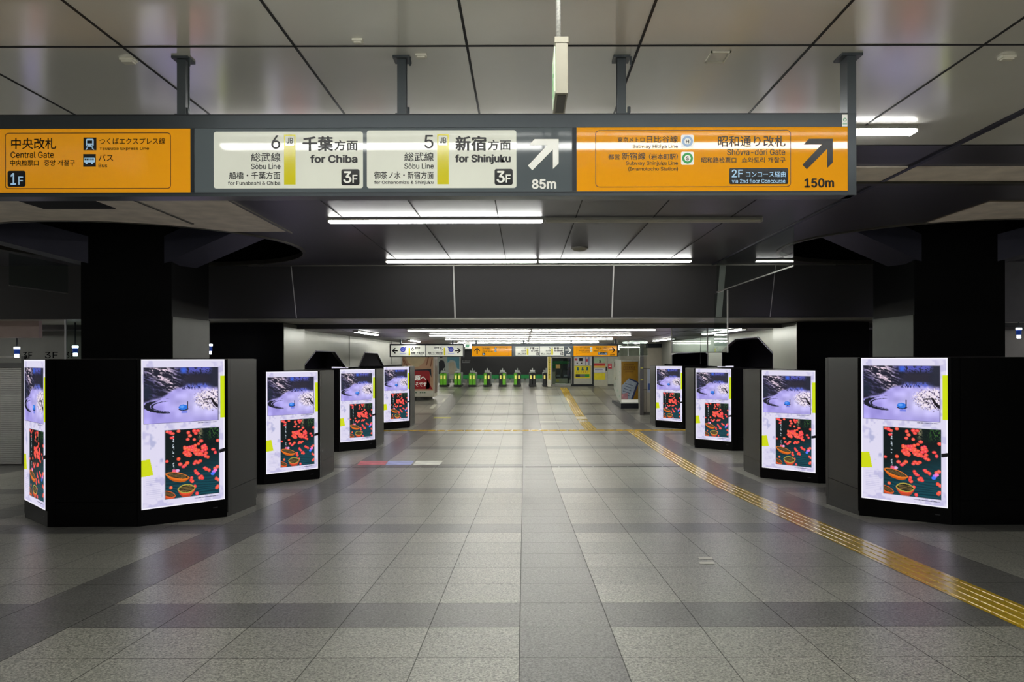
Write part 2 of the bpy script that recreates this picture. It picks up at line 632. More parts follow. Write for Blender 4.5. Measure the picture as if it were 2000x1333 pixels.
# circular openings: rim, upper void
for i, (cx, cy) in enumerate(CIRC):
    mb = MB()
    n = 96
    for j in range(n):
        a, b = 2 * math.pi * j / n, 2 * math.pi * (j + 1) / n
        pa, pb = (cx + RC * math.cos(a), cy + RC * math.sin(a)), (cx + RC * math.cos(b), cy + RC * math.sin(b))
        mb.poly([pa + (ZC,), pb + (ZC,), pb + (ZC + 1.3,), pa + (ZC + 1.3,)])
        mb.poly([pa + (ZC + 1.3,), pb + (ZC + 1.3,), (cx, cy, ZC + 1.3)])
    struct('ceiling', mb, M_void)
    mb = MB()
    for j in range(n):
        a, b = 2 * math.pi * j / n, 2 * math.pi * (j + 1) / n
        for r0, r1, z0, z1 in ((RC - 0.012, RC + 0.03, ZC - 0.02, ZC - 0.02), (RC + 0.03, RC + 0.03, ZC - 0.02, ZC), (RC - 0.012, RC - 0.012, ZC - 0.02, ZC + 0.05)):
            mb.poly([(cx + r0 * math.cos(a), cy + r0 * math.sin(a), z0), (cx + r0 * math.cos(b), cy + r0 * math.sin(b), z0),
                     (cx + r1 * math.cos(b), cy + r1 * math.sin(b), z1), (cx + r1 * math.cos(a), cy + r1 * math.sin(a), z1)])
    struct('trim_%d' % (6 + i), mb, mat('rim_trim', (96, 93, 86), 0.4, 0.5))

# ------------------------------------------------------------------ bulkhead between the two ceilings
zb = Ph(622, 12.85)
mb = MB()
for xa, xb in ((-22, 22),):
    mb.poly([(xa, YB, ZC + 0.3), (xb, YB, ZC + 0.3), (xb, YB, ZC), (xb, 12.85, zb), (xa, 12.85, zb), (xa, YB, ZC)])
    mb.poly([(xa, 15.0, zb), (xb, 15.0, zb), (xb, 15.0, ZF - 0.02), (xa, 15.0, ZF - 0.02)])
    mb.poly([(xa, 15.0, ZF - 0.02), (xb, 15.0, ZF - 0.02), (xb, 15.12, ZF - 0.02), (xa, 15.12, ZF - 0.02)])
struct('wall_bulkhead', mb, M_beam)
struct('ceiling', MB().box(-22, 22, 12.85, 15.0, zb, zb + 0.05), M_under)
mb = MB()
mb.box(-4.5, 5.1, YB - 0.015, YB, ZC - 0.02, ZC - 0.002)
mb.box(-4.6, 5.1, 12.83, 12.86, zb - 0.012, zb + 0.004)
struct('trim_8', mb, mat('thin_trim', (140, 138, 132), 0.35, 0.6))
mb = MB()
for x, t in ((-3.80, 0.008), (-1.147, 0.013), (1.475, 0.011), (3.26, 0.05), (4.12, 0.006)):
    mb.poly([(x - t, YB - 0.006, ZC - 0.02), (x + t, YB - 0.006, ZC - 0.02), (x + t, 12.844, zb + 0.01), (x - t, 12.844, zb + 0.01)])
    mb.poly([(x - t, 12.844, zb + 0.004), (x + t, 12.844, zb + 0.004), (x + t, 14.5, zb - 0.003), (x - t, 14.5, zb - 0.003)])
struct('trim_9', mb, M_bright_trim)

# far, lower ceiling
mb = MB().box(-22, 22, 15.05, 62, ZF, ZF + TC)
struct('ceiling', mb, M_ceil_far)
mb = MB()
for x in (-3.9, -2.4, -0.9, 0.6, 2.1, 3.6):
    mb.box(x - 0.006, x + 0.006, 15.2, 40, ZF - 0.004, ZF + 0.001)
for y in (17.4, 21.2, 25.2, 29.5):
    mb.box(-8, 8, y - 0.008, y + 0.008, ZF - 0.004, ZF + 0.001)
struct('trim_10', mb, M_seam)

# ------------------------------------------------------------------ columns
def column(name, cx, cy, hx, hy, z0, z1, side, label):
    t = thing(name, (cx, cy, z0), label, 'column', 'square black columns rising from the screens')
    MB().box(cx - hx, cx + hx, cy - hy, cy + hy, z0, z1).build('shaft', M_black, t)
    if side:
        s = 1 if side > 0 else -1
        x0 = cx + s * hx
        zt = Ph(621, 10.4) if abs(side) == 1 else z1 - 0.005
        b = MB().box(min(x0, x0 + s * 0.012), max(x0, x0 + s * 0.012), cy - hy + 0.01, cy + hy - 0.01, z0 + 0.005, zt)
        o = b.build('side_cladding', M_steel if abs(side) == 1 else M_wall, t)
        o['label'] = 'brushed steel lower cladding' if abs(side) == 1 else 'grey metal side cladding'
    return t


COLS = []
tops = [CH + 0.0, CH - 0.225, CH - 0.268, CH - 0.268]
t1 = column('column', -5.13, 10.5, 0.585, 0.585, tops[0] + 0.002, ZC + 1.3, 1, 'black square column rising from the nearest kiosk on the left side')
t2 = column('column', 5.63, 10.5, 0.585, 0.585, tops[0] + 0.002, ZC + 1.3, -1, 'black square column rising from the nearest kiosk on the right side')
column('column', -5.12, 14.85, 0.68, 0.68, tops[1] + 0.002, zb - 0.01, 2, 'black square column behind the left bulkhead end, above the second left kiosk')
column('column', 5.71, 14.85, 0.66, 0.68, tops[1] + 0.002, zb - 0.01, -2, 'black square column behind the right bulkhead end, above the second right kiosk')
# slanted struts from the two near columns to the rim of the round opening
for (cx, cy), sd in ((CIRC[0], 'left'), (CIRC[1], 'right')):
    for ang, nm in (((-28, 'aisle-facing') if sd == 'left' else (208, 'aisle-facing')), ((208, 'outer') if sd == 'left' else (-28, 'outer'))):
        d = Vector((math.cos(math.radians(ang)), math.sin(math.radians(ang)), 0))
        s = Vector((-d.y, d.x, 0))
        a = Vector((cx, cy, ZC - 0.30)) + d * 0.66
        b = Vector((cx, cy, ZC + 0.02)) + d * (RC - 0.03)
        w_ = 0.26
        up = Vector((0, 0, 0.35))
        q = MB()
        P = [a - s * w_, a + s * w_, b + s * w_, b - s * w_]
        n = 0
        q.v = [tuple(p) for p in P] + [tuple(p + up) for p in P]
        q.f = [[0, 1, 2, 3], [7, 6, 5, 4], [0, 4, 5, 1], [1, 5, 6, 2], [2, 6, 7, 3], [3, 7, 4, 0]]
        tag(q.build('ceiling_strut', M_brace, origin=tuple(a)),
            'slanted dark blue-grey strut, %s one in the %s round opening' % (nm, sd), 'strut', 'struts in the round ceiling openings')

# ------------------------------------------------------------------ the digital picture on the screens
def vnoise(h, w_, sx, sy, seed):
    r = np.random.RandomState(seed)
    gx, gy = int(sx) + 3, int(sy) + 3
    g = r.rand(gy, gx)
    y = np.linspace(0, sy, h)[:, None] * np.ones((1, w_)); x = np.linspace(0, sx, w_)[None, :] * np.ones((h, 1))
    xi, yi = x.astype(int), y.astype(int)
    fx, fy = x - xi, y - yi
    fx = fx * fx * (3 - 2 * fx); fy = fy * fy * (3 - 2 * fy)
    return (g[yi, xi] * (1 - fx) * (1 - fy) + g[yi, xi + 1] * fx * (1 - fy) + g[yi + 1, xi] * (1 - fx) * fy + g[yi + 1, xi + 1] * fx * fy)


def ns(x, y, seed):
    r = np.random.RandomState(seed)
    g = r.rand(128, 128)
    xi, yi = np.floor(x).astype(int), np.floor(y).astype(int)
    fx, fy = x - xi, y - yi
    fx = fx * fx * (3 - 2 * fx); fy = fy * fy * (3 - 2 * fy)
    a, b, c, d = g[yi % 128, xi % 128], g[yi % 128, (xi + 1) % 128], g[(yi + 1) % 128, xi % 128], g[(yi + 1) % 128, (xi + 1) % 128]
    return (a * (1 - fx) + b * fx) * (1 - fy) + (c * (1 - fx) + d * fx) * fy


def paint():
    W_, H_ = 226, 400
    im = np.zeros((H_, W_, 3))
    U = np.linspace(0, 1, W_)[None, :] * np.ones((H_, 1)); V = np.linspace(0, 1, H_)[:, None] * np.ones((1, W_))
    def put(mask, col):
        a = np.clip(mask, 0, 1)[..., None]
        im[:] = im * (1 - a) + np.array(col) * a
    im[:] = (222, 217, 240)
    bl = vnoise(H_, W_, 9, 16, 1) * 0.6 + vnoise(H_, W_, 30, 50, 2) * 0.4
    put(np.clip((bl - 0.58) * 4, 0, 0.55), (176, 172, 216))
    put(((U > 0.1) & (U < 0.25) & (V > 0.5) & (V < 0.72)) * np.clip((bl - 0.45) * 4, 0, 0.8), (176, 178, 214))
    edge = np.minimum(np.minimum(U, 1 - U) * 0.5625, np.minimum(V, 1 - V))
    put(np.clip((0.010 - edge) * 300, 0, 1), (246, 244, 255))
    # upper photograph ------------------------------------------------
    u0, u1, v0, v1 = 0.03, 0.915, 0.057, 0.430
    A = (U - u0) / (u1 - u0); B = (V - v0) / (v1 - v0)
    ins = (A >= 0) & (A <= 1) & (B >= 0) & (B <= 1)
    n1 = vnoise(H_, W_, 45, 80, 3); n2 = vnoise(H_, W_, 90, 150, 4); n3 = vnoise(H_, W_, 14, 24, 5)
    P = np.zeros_like(im); P[:] = (34, 34, 50)
    def pp(mask, col):
        a = np.clip(mask, 0, 1)[..., None]
        P[:] = P * (1 - a) + np.array(col) * a
    # blossoms of the left bank: streaks running down to the right
    st = np.sin((B * 1.0 - A * 0.62) * 62 + n3 * 9) * 0.5 + 0.5
    bank = np.clip((0.66 - A) * 7, 0, 1) * np.clip((0.56 - B + 0.05 * n1) * 14, 0, 1)
    al = A * 0.86 + B * 0.5; ac = B * 0.86 - A * 0.5           # along and across the hanging branches
    sk = ns(al * 16, ac * 46, 21) * 0.5 + ns(al * 34, ac * 80, 22) * 0.32 + ns(A * 90, B * 70, 23) * 0.18
    lum = np.clip((sk - 0.46) * 4.2, 0, 1)
    pinkz = np.clip((0.42 - abs(A - 0.18 - B * 0.5) * 1.5 - B * 0.35) * 4, 0, 1)
    bcol = np.array((112, 106, 170))[None, None, :] * (1 - pinkz[..., None]) + np.array((236, 212, 230))[None, None, :] * pinkz[..., None]
    bm_ = (bank * lum * (0.55 + 0.45 * pinkz))[..., None]
    P[:] = P * (1 - bm_) + bcol * bm_
    pp(bank * np.clip((B - 0.22) * 6, 0, 1) * np.clip((0.12 - A) * 14, 0, 0.9), (32, 40, 56))
    pp(np.clip((0.14 - B) * 12, 0, 1) * np.clip((A - 0.42) * 7, 0, 1) * np.clip((n2 + 0.3 - 0.5) * 3, 0, 0.9), (92, 96, 196))
    pp(np.clip(1 - ((A - 0.52) / 0.05) ** 2, 0, 1) * np.clip(1 - ((B - 0.05) / 0.07) ** 2, 0, 1), (60, 100, 220))
    hill = np.clip(1 - (abs(A - 0.70) / 0.22) ** 4, 0, 1) * np.clip(1 - (abs(B - 0.24) / 0.13) ** 4, 0, 1)
    pp(hill, (44, 42, 56))
    # water
    shore = 0.60 - 0.30 * np.clip((A - 0.05) / 0.5, 0, 1) - 0.02 * np.sin(A * 20)
    shore = np.where(A > 0.55, 0.30 + (A - 0.55) * 0.10, shore)
    wat = np.clip((B - shore) * 22, 0, 1)
    base = np.array((168, 158, 232))[None, None, :] + (n3[..., None] - 0.5) * 40
    lightw = np.clip((A - 0.25) * 2, 0, 1)[..., None] * np.clip(1 - abs(B - 0.68) * 2.4, 0, 1)[..., None]
    base = base + lightw * np.array((40, 44, 10))
    P[:] = P * (1 - wat[..., None]) + base * wat[..., None]
    pp(np.clip(1 - (abs(B - 0.34) / 0.06) ** 2, 0, 1) * np.clip((A - 0.5) * 9, 0, 1) * np.clip((0.95 - A) * 9, 0, 1) * (0.4 + 0.6 * (n1 > 0.45)), (92, 104, 200))
    pp(np.clip(1 - ((B - 0.36) / 0.05) ** 2, 0, 1) * (np.abs(A - 0.63) < 0.13) * (n2 > 0.55), (30, 30, 74))
    pp(np.clip((A - 0.86) * 14, 0, 1) * np.clip((0.42 - B) * 9, 0, 1), (40, 42, 58))
    # dark curl of petals on the left
    for cx, cy, rx, ry, tw in ((0.40, 0.69, 0.36, 0.135, 0.022), (0.40, 0.70, 0.30, 0.10, 0.011)):
        e = np.sqrt(((A - cx) / rx) ** 2 + ((B - cy) / ry) ** 2)
        wgt = np.clip((0.42 - A) * 5, 0, 1)
        pp(np.clip((tw * (1 + 5 * wgt * (B > 0.6)) - abs(e - 1) + (n2 - 0.5) * 0.05) * 26, 0, 1) * (A < 0.34), (26, 28, 40))
    # blue boat
    e = ((A - 0.52) / 0.072) ** 2 + ((B - 0.755) / 0.04) ** 2
    pp((e < 1) * (B > 0.755), (28, 32, 60))
    e = ((A - 0.515) / 0.062) ** 2 + ((B - 0.73) / 0.05) ** 2
    pp(e < 1, (44, 118, 226))
    e = ((A - 0.50) / 0.03) ** 2 + ((B - 0.72) / 0.022) ** 2
    pp(e < 1, (96, 160, 246))
    pp((abs(A - 0.575) < 0.007) & (B > 0.62) & (B < 0.76), (50, 46, 70))
    pp((abs(A - 0.53) < 0.04) & (B > 0.80) & (B < 0.84), (120, 130, 226))
    # white blossoms and dark twigs on the right
    bl2 = np.clip(1.2 - ((A - 0.93) / 0.25) ** 2 - ((B - 0.60) / 0.19) ** 2 + (n2 - 0.5) * 0.9, 0, 1)
    wn_ = ns(A * 60, B * 46, 31) * 0.6 + ns(A * 110, B * 90, 32) * 0.4
    pp(np.clip(bl2 * 2.2, 0, 1) * np.clip((wn_ - 0.36) * 7, 0, 1), (242, 228, 240))
    pp(np.clip(bl2 * 2.2, 0, 1) * np.clip((0.40 - wn_) * 9, 0, 0.9) * (B > 0.42), (60, 44, 66))
    tw = np.abs(np.sin(A * 40 + n3 * 9) + np.sin(B * 52 + n3 * 8 + A * 18))
    pp(np.clip(bl2 * 1.6 - 0.2, 0, 1) * np.clip((0.20 - tw) * 9, 0, 1) * (n1 > 0.42) * (B > 0.5), (30, 22, 34))
    def seg(x0, y0, x1, y1, t, col, f=pp, X=A, Y=B):
        dx, dy = x1 - x0, y1 - y0
        s = np.clip(((X - x0) * dx + (Y - y0) * dy) / (dx * dx + dy * dy), 0, 1)
        d = np.sqrt((X - x0 - s * dx) ** 2 + (Y - y0 - s * dy) ** 2)
        f(np.clip((t - d) * 90 + 0.5, 0, 1), col)
    seg(0.80, 0.60, 0.91, 0.59, 0.012, (22, 16, 26))
    seg(0.91, 0.59, 0.95, 0.68, 0.015, (22, 16, 26))
    seg(0.95, 0.68, 1.0, 0.74, 0.022, (22, 16, 26))
    im[ins] = P[ins]
    border = (np.abs(A - 0.5) < 0.506) & (np.abs(B - 0.5) < 0.508) & ~ins
    im[border] = (84, 82, 104)
    # yellow strip, tag and black bar
    put(((U > 0.945) & (V > 0.117) & (V < 0.415)) * 1.0, (205, 222, 20))
    put(((U < 0.098 + (V - 0.67) * 0.35) & (V > 0.672 - U * 0.05) & (V < 0.782 - U * 0.05)) * 1.0, (205, 216, 20))
    put(((U > 0.92) & (abs(V - 0.655 + (U - 0.92) * 0.12) < 0.013)) * 1.0, (14, 14, 18))
    # lower photograph ------------------------------------------------
    u0, u1, v0, v1 = 0.272, 0.925, 0.483, 0.948
    A = (U - u0) / (u1 - u0); B = (V - v0) / (v1 - v0)
    ins = (A >= 0) & (A <= 1) & (B >= 0) & (B <= 1)
    P[:] = (10, 22, 24)
    tl = np.clip((B - 0.35) * 2.2 + (A - 0.5) * 0.6, 0, 1)
    P[:] = P * (1 - tl[..., None]) + np.array((12, 62, 74)) * tl[..., None]
    rip = np.sin(B * 150 + n3 * 8) * 0.5 + 0.5
    pp(np.clip(B - 0.4, 0, 1) * np.clip((rip - 0.62) * 3, 0, 0.5), (30, 100, 112))
    pp(np.clip(B - 0.4, 0, 1) * np.clip((0.3 - rip) * 3, 0, 0.8), (6, 22, 32))
    pp(np.clip((A - 0.68) * 5, 0, 1) * np.clip((0.22 - B) * 8, 0, 1) * np.clip((n2 - 0.5) * 4, 0, 1), (52, 92, 44))
    pp(np.clip(1 - abs(A - 0.64) * 14, 0, 1) * np.clip((0.2 - B) * 8, 0, 1) * (n2 > 0.5), (150, 140, 104))
    pp((abs(A - 0.145) < 0.012) * (B > 0.06) * (B < 0.58) * (n2 > 0.58), (190, 200, 210))
    red = (244, 62, 54)
    spots = []
    r = np.random.RandomState(5)
    spots += [(0.04, 0.02), (0.09, 0.03), (0.24, 0.02), (0.13, 0.05), (0.12, 0.11), (0.42, 0.05), (0.45, 0.10), (0.41, 0.15), (0.53, 0.03),
              (0.56, 0.07), (0.60, 0.03), (0.53, 0.16), (0.66, 0.19), (0.98, 0.2), (0.55, 0.25), (0.61, 0.23), (0.03, 0.45), (0.24, 0.43), (0.27, 0.51),
              (0.36, 0.53), (0.33, 0.55), (0.40, 0.50), (0.89, 0.33), (0.93, 0.38)]
    for i in range(46):
        t = r.rand(); spots.append((0.34 + 0.42 * r.rand() , 0.24 + 0.16 * r.rand() + 0.02 * t))
    for x, y in ((0.53, 0.52), (0.60, 0.51), (0.64, 0.49), (0.56, 0.49), (0.75, 0.43), (0.79, 0.44), (0.73, 0.60), (0.76, 0.62), (0.57, 0.66), (0.60, 0.68),
                 (0.55, 0.63), (0.63, 0.74), (0.68, 0.75), (0.66, 0.72), (0.48, 0.73), (0.49, 0.78), (0.47, 0.76), (0.93, 0.62), (0.97, 0.60), (0.95, 0.78),
                 (0.99, 0.80), (0.96, 0.92), (0.98, 0.90), (0.10, 0.84), (0.20, 0.62), (0.58, 0.97), (0.54, 0.86), (0.81, 0.64)):
        spots.append((x, y))
    for i, (x, y) in enumerate(spots):
        rx, ry = 0.030 + 0.012 * r.rand(), 0.020 + 0.008 * r.rand()
        e = ((A - x) / rx) ** 2 + ((B - y) / ry) ** 2
        c = (244, 60 + 40 * r.rand(), 52 + 30 * r.rand())
        pp(np.clip((1.15 - e) * 3, 0, 1), c)
        e = ((A - x) / rx * 2.2) ** 2 + ((B - y + 0.003) / ry * 2.4) ** 2
        pp(np.clip((1 - e) * 2, 0, 0.5), (255, 150, 140))
    for x, y, c in ((0.22, 0.60, (226, 170, 220)), (0.16, 0.60, (240, 90, 130)), (0.90, 0.67, (180, 120, 240)), (0.88, 0.70, (70, 120, 250)), (0.93, 0.65, (250, 120, 200))):
        e = ((A - x) / 0.04) ** 2 + ((B - y) / 0.024) ** 2
        pp(np.clip((1.1 - e) * 3, 0, 1), c)
    def boat(cx, cy, rx, ry, tilt, rimc, inc, hull):
        X = (A - cx); Y = (B - cy) - tilt * X
        lens = np.clip(1 - (np.abs(X) / rx) ** 2.8, 0, 1)
        pp((np.abs(X) < rx) & (Y > 0) & (Y < ry * 1.9 * lens), tuple(c * 0.8 for c in hull))
        pp((np.abs(X) < rx) & (Y > ry * 0.3) & (Y < ry * 1.35 * lens), hull)
        pp((np.abs(X) < rx) & (np.abs(Y) < ry * lens), rimc)
        li_ = np.clip(1 - (np.abs(X) / (rx * 0.88)) ** 2.8, 0, 1)
        pp((np.abs(X) < rx * 0.88) & (np.abs(Y) < ry * 0.74 * li_), inc)
        for o_ in (-0.35, 0.0, 0.35):
            pp((abs(X) < rx * 0.7) & (abs(Y - ry * o_) < ry * 0.09), (118, 96, 56))
    boat(0.06, 0.93, 0.13, 0.045, 0.25, (210, 96, 40), (48, 26, 20), (226, 86, 48))
    boat(0.22, 0.675, 0.225, 0.048, 0.20, (216, 120, 44), (30, 26, 22), (238, 112, 26))
    boat(0.385, 0.88, 0.17, 0.066, 0.02, (176, 160, 70), (26, 30, 20), (230, 80, 50))
    im[ins] = P[ins]
    border = (np.abs(A - 0.5) < 0.510) & (np.abs(B - 0.5) < 0.507) & ~ins
    im[border] = (120, 126, 138)
    # caption lines
    for a0, a1, vv in ((0.66, 0.90, 0.4425), (0.62, 0.92, 0.966)):
        put(((U > a0) & (U < a1) & (abs(V - vv) < 0.0022)) * (0.4 + 0.6 * (n2 > 0.45)), (70, 68, 96))
    for q in range(11):
        put(((U > 0.05) & (U < 0.22) & (abs(V - 0.80 - q * 0.013) < 0.002)) * 0.25, (150, 150, 190))
    im = np.clip(im, 0, 255) / 255.0
    li = np.where(im <= 0.04045, im / 12.92, ((im + 0.055) / 1.055) ** 2.4)
    return li


PIC = paint()
SW, SH = 1.0125, 1.80


def screen_mesh():
    H_, W_, _ = PIC.shape
    xs = np.linspace(-SW / 2, SW / 2, W_); zs = np.linspace(0, -SH, H_)
    X, Z = np.meshgrid(xs, zs)
    co = np.stack([X, np.zeros_like(X), Z], -1).reshape(-1, 3)
    i = np.arange(H_ - 1)[:, None] * W_ + np.arange(W_ - 1)[None, :]
    quads = np.stack([i, i + W_, i + W_ + 1, i + 1], -1).reshape(-1, 4)
    me = bpy.data.meshes.new('display_picture')
    me.vertices.add(len(co)); me.vertices.foreach_set('co', co.ravel())
    me.loops.add(quads.size); me.loops.foreach_set('vertex_index', quads.ravel().astype(np.int32))
    me.polygons.add(len(quads)); me.polygons.foreach_set('loop_start', (np.arange(len(quads)) * 4).astype(np.int32))
    me.update(calc_edges=True)
    at = me.color_attributes.new('picture', 'FLOAT_COLOR', 'POINT')
    col = np.ones((len(co), 4), dtype=np.float32); col[:, :3] = PIC.reshape(-1, 3)
    at.data.foreach_set('color', col.ravel())
    m = bpy.data.materials.new('screen_light')
    m.use_nodes = True
    nt = m.node_tree
    b = nt.nodes['Principled BSDF']
    a = nt.nodes.new('ShaderNodeAttribute'); a.attribute_name = 'picture'
    b.inputs['Base Color'].default_value = (0.01, 0.01, 0.01, 1)
    b.inputs['Roughness'].default_value = 0.25
    nt.links.new(a.outputs['Color'], b.inputs['Emission Color'])
    b.inputs['Emission Strength'].default_value = SCREEN_POWER
    me.materials.append(m)
    return me


SCREEN = screen_mesh()
A8 = 1.08
AP = A8 * (1 + math.sqrt(2)) / 2


def make_kiosk():
    """origin at the top centre of the octagonal body; body hangs 2.06 m down"""
    t = thing('signage_kiosk', (0, 0, 0), 'x', 'display kiosk', 'octagonal display kiosks around the columns')
    ring = []
    for k in range(8):
        a = math.radians(22.5 + 45 * k)
        R = AP / math.cos(math.radians(22.5))
        ring.append((R * math.cos(a), R * math.sin(a)))
    b = MB().prism(ring, -2.10, -0.012)
    rin = [(x * 0.985, y * 0.985) for x, y in ring]
    b.prism(rin, -0.012, 0.0)
    b.build('body', M_kiosk, t)
    for k, nm in ((0, 'e'), (2, 'n'), (4, 'w'), (6, 's')):
        a = math.radians(45 * k)
        d = Vector((math.cos(a), math.sin(a), 0)); s = Vector((-d.y, d.x, 0))
        q = MB()
        m_ = M_kpanel_lit if k in (0, 4) else M_kiosk  # aisle-side doors get the tone with light painted in
        for s0, s1, z0, z1 in ((-0.53, -0.44, -1.985, -0.005), (-0.435, 0.53, -1.70, -0.005), (-0.435, 0.53, -1.985, -1.705)):
            P = [d * (AP + 0.001) + s * s0, d * (AP + 0.001) + s * s1, d * (AP + 0.012) + s * s1, d * (AP + 0.012) + s * s0]
            n = len(q.v)
            q.v += [(p.x, p.y, z0) for p in P] + [(p.x, p.y, z1) for p in P]
            q.f += [[n + i for i in f] for f in ((0, 1, 2, 3), (7, 6, 5, 4), (0, 4, 5, 1), (1, 5, 6, 2), (2, 6, 7, 3), (3, 7, 4, 0))]
        o = q.build('door_panel', m_, t)
        if m_ is M_kpanel_lit: o['label'] = 'black metal door panel toned dark grey as if lit'
    for k in (1, 3, 5, 7):
        a = math.radians(45 * k)
        d = Vector((math.cos(a), math.sin(a), 0)); s = Vector((-d.y, d.x, 0))
        q = MB()
        for s0, s1, z0, z1, d0, d1 in ((-0.515, 0.515, -1.812, -0.002, 0.0, 0.012),):
            P = [d * (AP + d0) + s * s0, d * (AP + d0) + s * s1, d * (AP + d1) + s * s1, d * (AP + d1) + s * s0]
            n = len(q.v)
            q.v += [(p.x, p.y, z0) for p in P] + [(p.x, p.y, z1) for p in P]
            q.f += [[n + i for i in f] for f in ((0, 1, 2, 3), (7, 6, 5, 4), (0, 4, 5, 1), (1, 5, 6, 2), (2, 6, 7, 3), (3, 7, 4, 0))]
        bz = q.build('bezel', M_kiosk, t)
        sc = bpy.data.objects.new('display_screen', SCREEN)
        C.objects.link(sc)
        sc.parent = bz
        sc.location = d * (AP + 0.0135) + Vector((0, 0, -0.006))
        sc.rotation_euler = (0, 0, a + math.pi / 2)
        sc['label'] = 'lit portrait screen with a river photo above a red lantern photo'
        q = MB()
        P = [d * (AP + 0.001) + s * 0.36, d * (AP + 0.001) + s * 0.42, d * (AP + 0.004) + s * 0.42, d * (AP + 0.004) + s * 0.36]
        q.v += [(p.x, p.y, -1.905) for p in P] + [(p.x, p.y, -1.895) for p in P]
        q.f += [[0, 1, 2, 3], [7, 6, 5, 4], [0, 4, 5, 1], [1, 5, 6, 2], [2, 6, 7, 3], [3, 7, 4, 0]]
        q.build('maker_plate', mat('dull_silver', (70, 70, 72), 0.4, 0.5), t)
    return t


kp = make_kiosk()
FRONT = [9.15, 13.47, 18.95, 24.86]
CXL = [-5.14, -5.10, -5.11, -5.11]
CXR = [5.63, 5.69, 5.69, 5.70]
ordn = ['nearest', 'second', 'third', 'farthest']
first = True
for side, cxs in (('left', CXL), ('right', CXR)):
    for i in range(4):
        o = kp if first else copy_tree(kp)
        first = False
        o.location = (cxs[i], FRONT[i] + AP, tops[i])
        extra = {('left', 0): 'cut by the left photo edge side, two screens in view',
                 ('left', 1): 'in front of the grey metal wall',
                 ('left', 2): 'below the wider black niche',
                 ('left', 3): 'beside the red-lettered poster pillar',
                 ('right', 0): 'cut off by the right photo edge',
                 ('right', 1): 'beside the yellow tactile strip',
                 ('right', 2): 'below the square glass barrier',
                 ('right', 3): 'beside the cream wall'}[(side, i)]
        if (side, i) == ('left', 0): extra = 'with two screens in view'
        o['label'] = '%s black display kiosk on the %s, %s' % (ordn[i], side, extra)

# ------------------------------------------------------------------ tube lights
def make_light(x0, x1, y, z, lit, label, group, drop=0.0):
    z0_, z = z, z - drop
    t = thing('ceiling_light', ((x0 + x1) / 2, y, z - 0.047), label, 'ceiling light', group)
    MB().prism_x([(y - 0.058, z - 0.026), (y - 0.05, z), (y + 0.05, z), (y + 0.058, z - 0.026)], x0, x1).build('housing', M_housing, t)
    MB().prism_x([(y - 0.054, z - 0.027), (y + 0.054, z - 0.027), (y + 0.048, z - 0.040), (y + 0.03, z - 0.047), (y - 0.03, z - 0.047), (y - 0.048, z - 0.040)],
                 x0 + 0.01, x1 - 0.01).build('diffuser', {0: M_tube_off, 1: M_tube, 2: M_tube_hall_fill}[int(lit)], t)
    MB().box(x0 - 0.012, x0, y - 0.058, y + 0.058, z - 0.047, z).build('end_cap', M_housing, t)
    MB().box(x1, x1 + 0.012, y - 0.058, y + 0.058, z - 0.047, z).build('end_cap', M_housing, t)
    if drop:
        for xx in (x0 + 0.3, x1 - 0.3): MB().cyl(xx, y, z, z0_, 0.008, 8).build('rod', M_housing, t)
    return t


near_rows = [(-5.1, 'second row behind the viewpoint, lowered as uplight'), (-1.7, 'first row behind the viewpoint, lowered as uplight'), (2.3, 'row above the viewpoint'),
             (5.1, 'row mostly hidden by the big sign'), (8.4, 'row nearer the big sign'), (11.9, 'row at the bulkhead')]
for y, nm in near_rows:
    for s, (x0, x1) in (('left', (-2.12, 0.205)), ('right', (0.235, 2.59))):
        lit = not (y == 8.4 and s == 'right')
        st = 'lit' if lit else 'unlit'
        make_light(x0, x1, y, ZC, lit, '%s tube light, %s half of the %s' % (st, s, nm), 'tube lights on the near ceiling', 0.9 if y < 0 else 0.0)  # rows behind the viewpoint are lowered to throw light on the ceiling
for y, nm in ((-1.7, 'behind'), (2.3, 'level with')):  # unseen tubes added to brighten the near side floor and ceiling
    for s, (x0, x1) in (('left', (-7.6, -4.6)), ('right', (5.2, 8.2))):
        make_light(x0, x1, y, ZC, True, 'added unseen fill tube light %s the viewpoint over the %s aisle' % (nm, s), 'added fill tube lights over the side aisles', 0.9 if y < 5 else 0.0)
for s, (x0, x1) in (('left', (-13.5, -10.2)), ('right', (10.4, 13.7))):  # added out of view to brighten the aisle end walls
    make_light(x0, x1, 14.2, CH + 0.662, True, 'added fill tube light under the bulkhead over the %s aisle, outside the frame' % s, 'added fill tube lights over the side aisles')
for y, nm in ((8.0, 'nearer'), (12.1, 'farther')):  # more unseen tubes, added to lift the dark side aisles
    for s, (x0, x1) in (('left', (-13.5, -9.5)), ('right', (10.2, 14.0))):
        make_light(x0, x1, y, ZC, True, 'added fill tube light outside the frame, %s one over the %s aisle' % (nm, s), 'added fill tube lights over the side aisles', 0.9 if y < 5 else 0.0)
far_rows = [(15.55, 'first row behind the bulkhead'), (19.1, 'second row behind the bulkhead'), (23.0, 'third row behind the bulkhead'),
            (27.3, 'row just over the far signs')]
for y, nm in far_rows:
    for s, (x0, x1) in (('left', (-2.34, 0.14)), ('right', (0.17, 2.66))):
        make_light(x0, x1, y, ZF, True, 'lit tube light, %s half of the %s' % (s, nm), 'tube lights on the far ceiling')
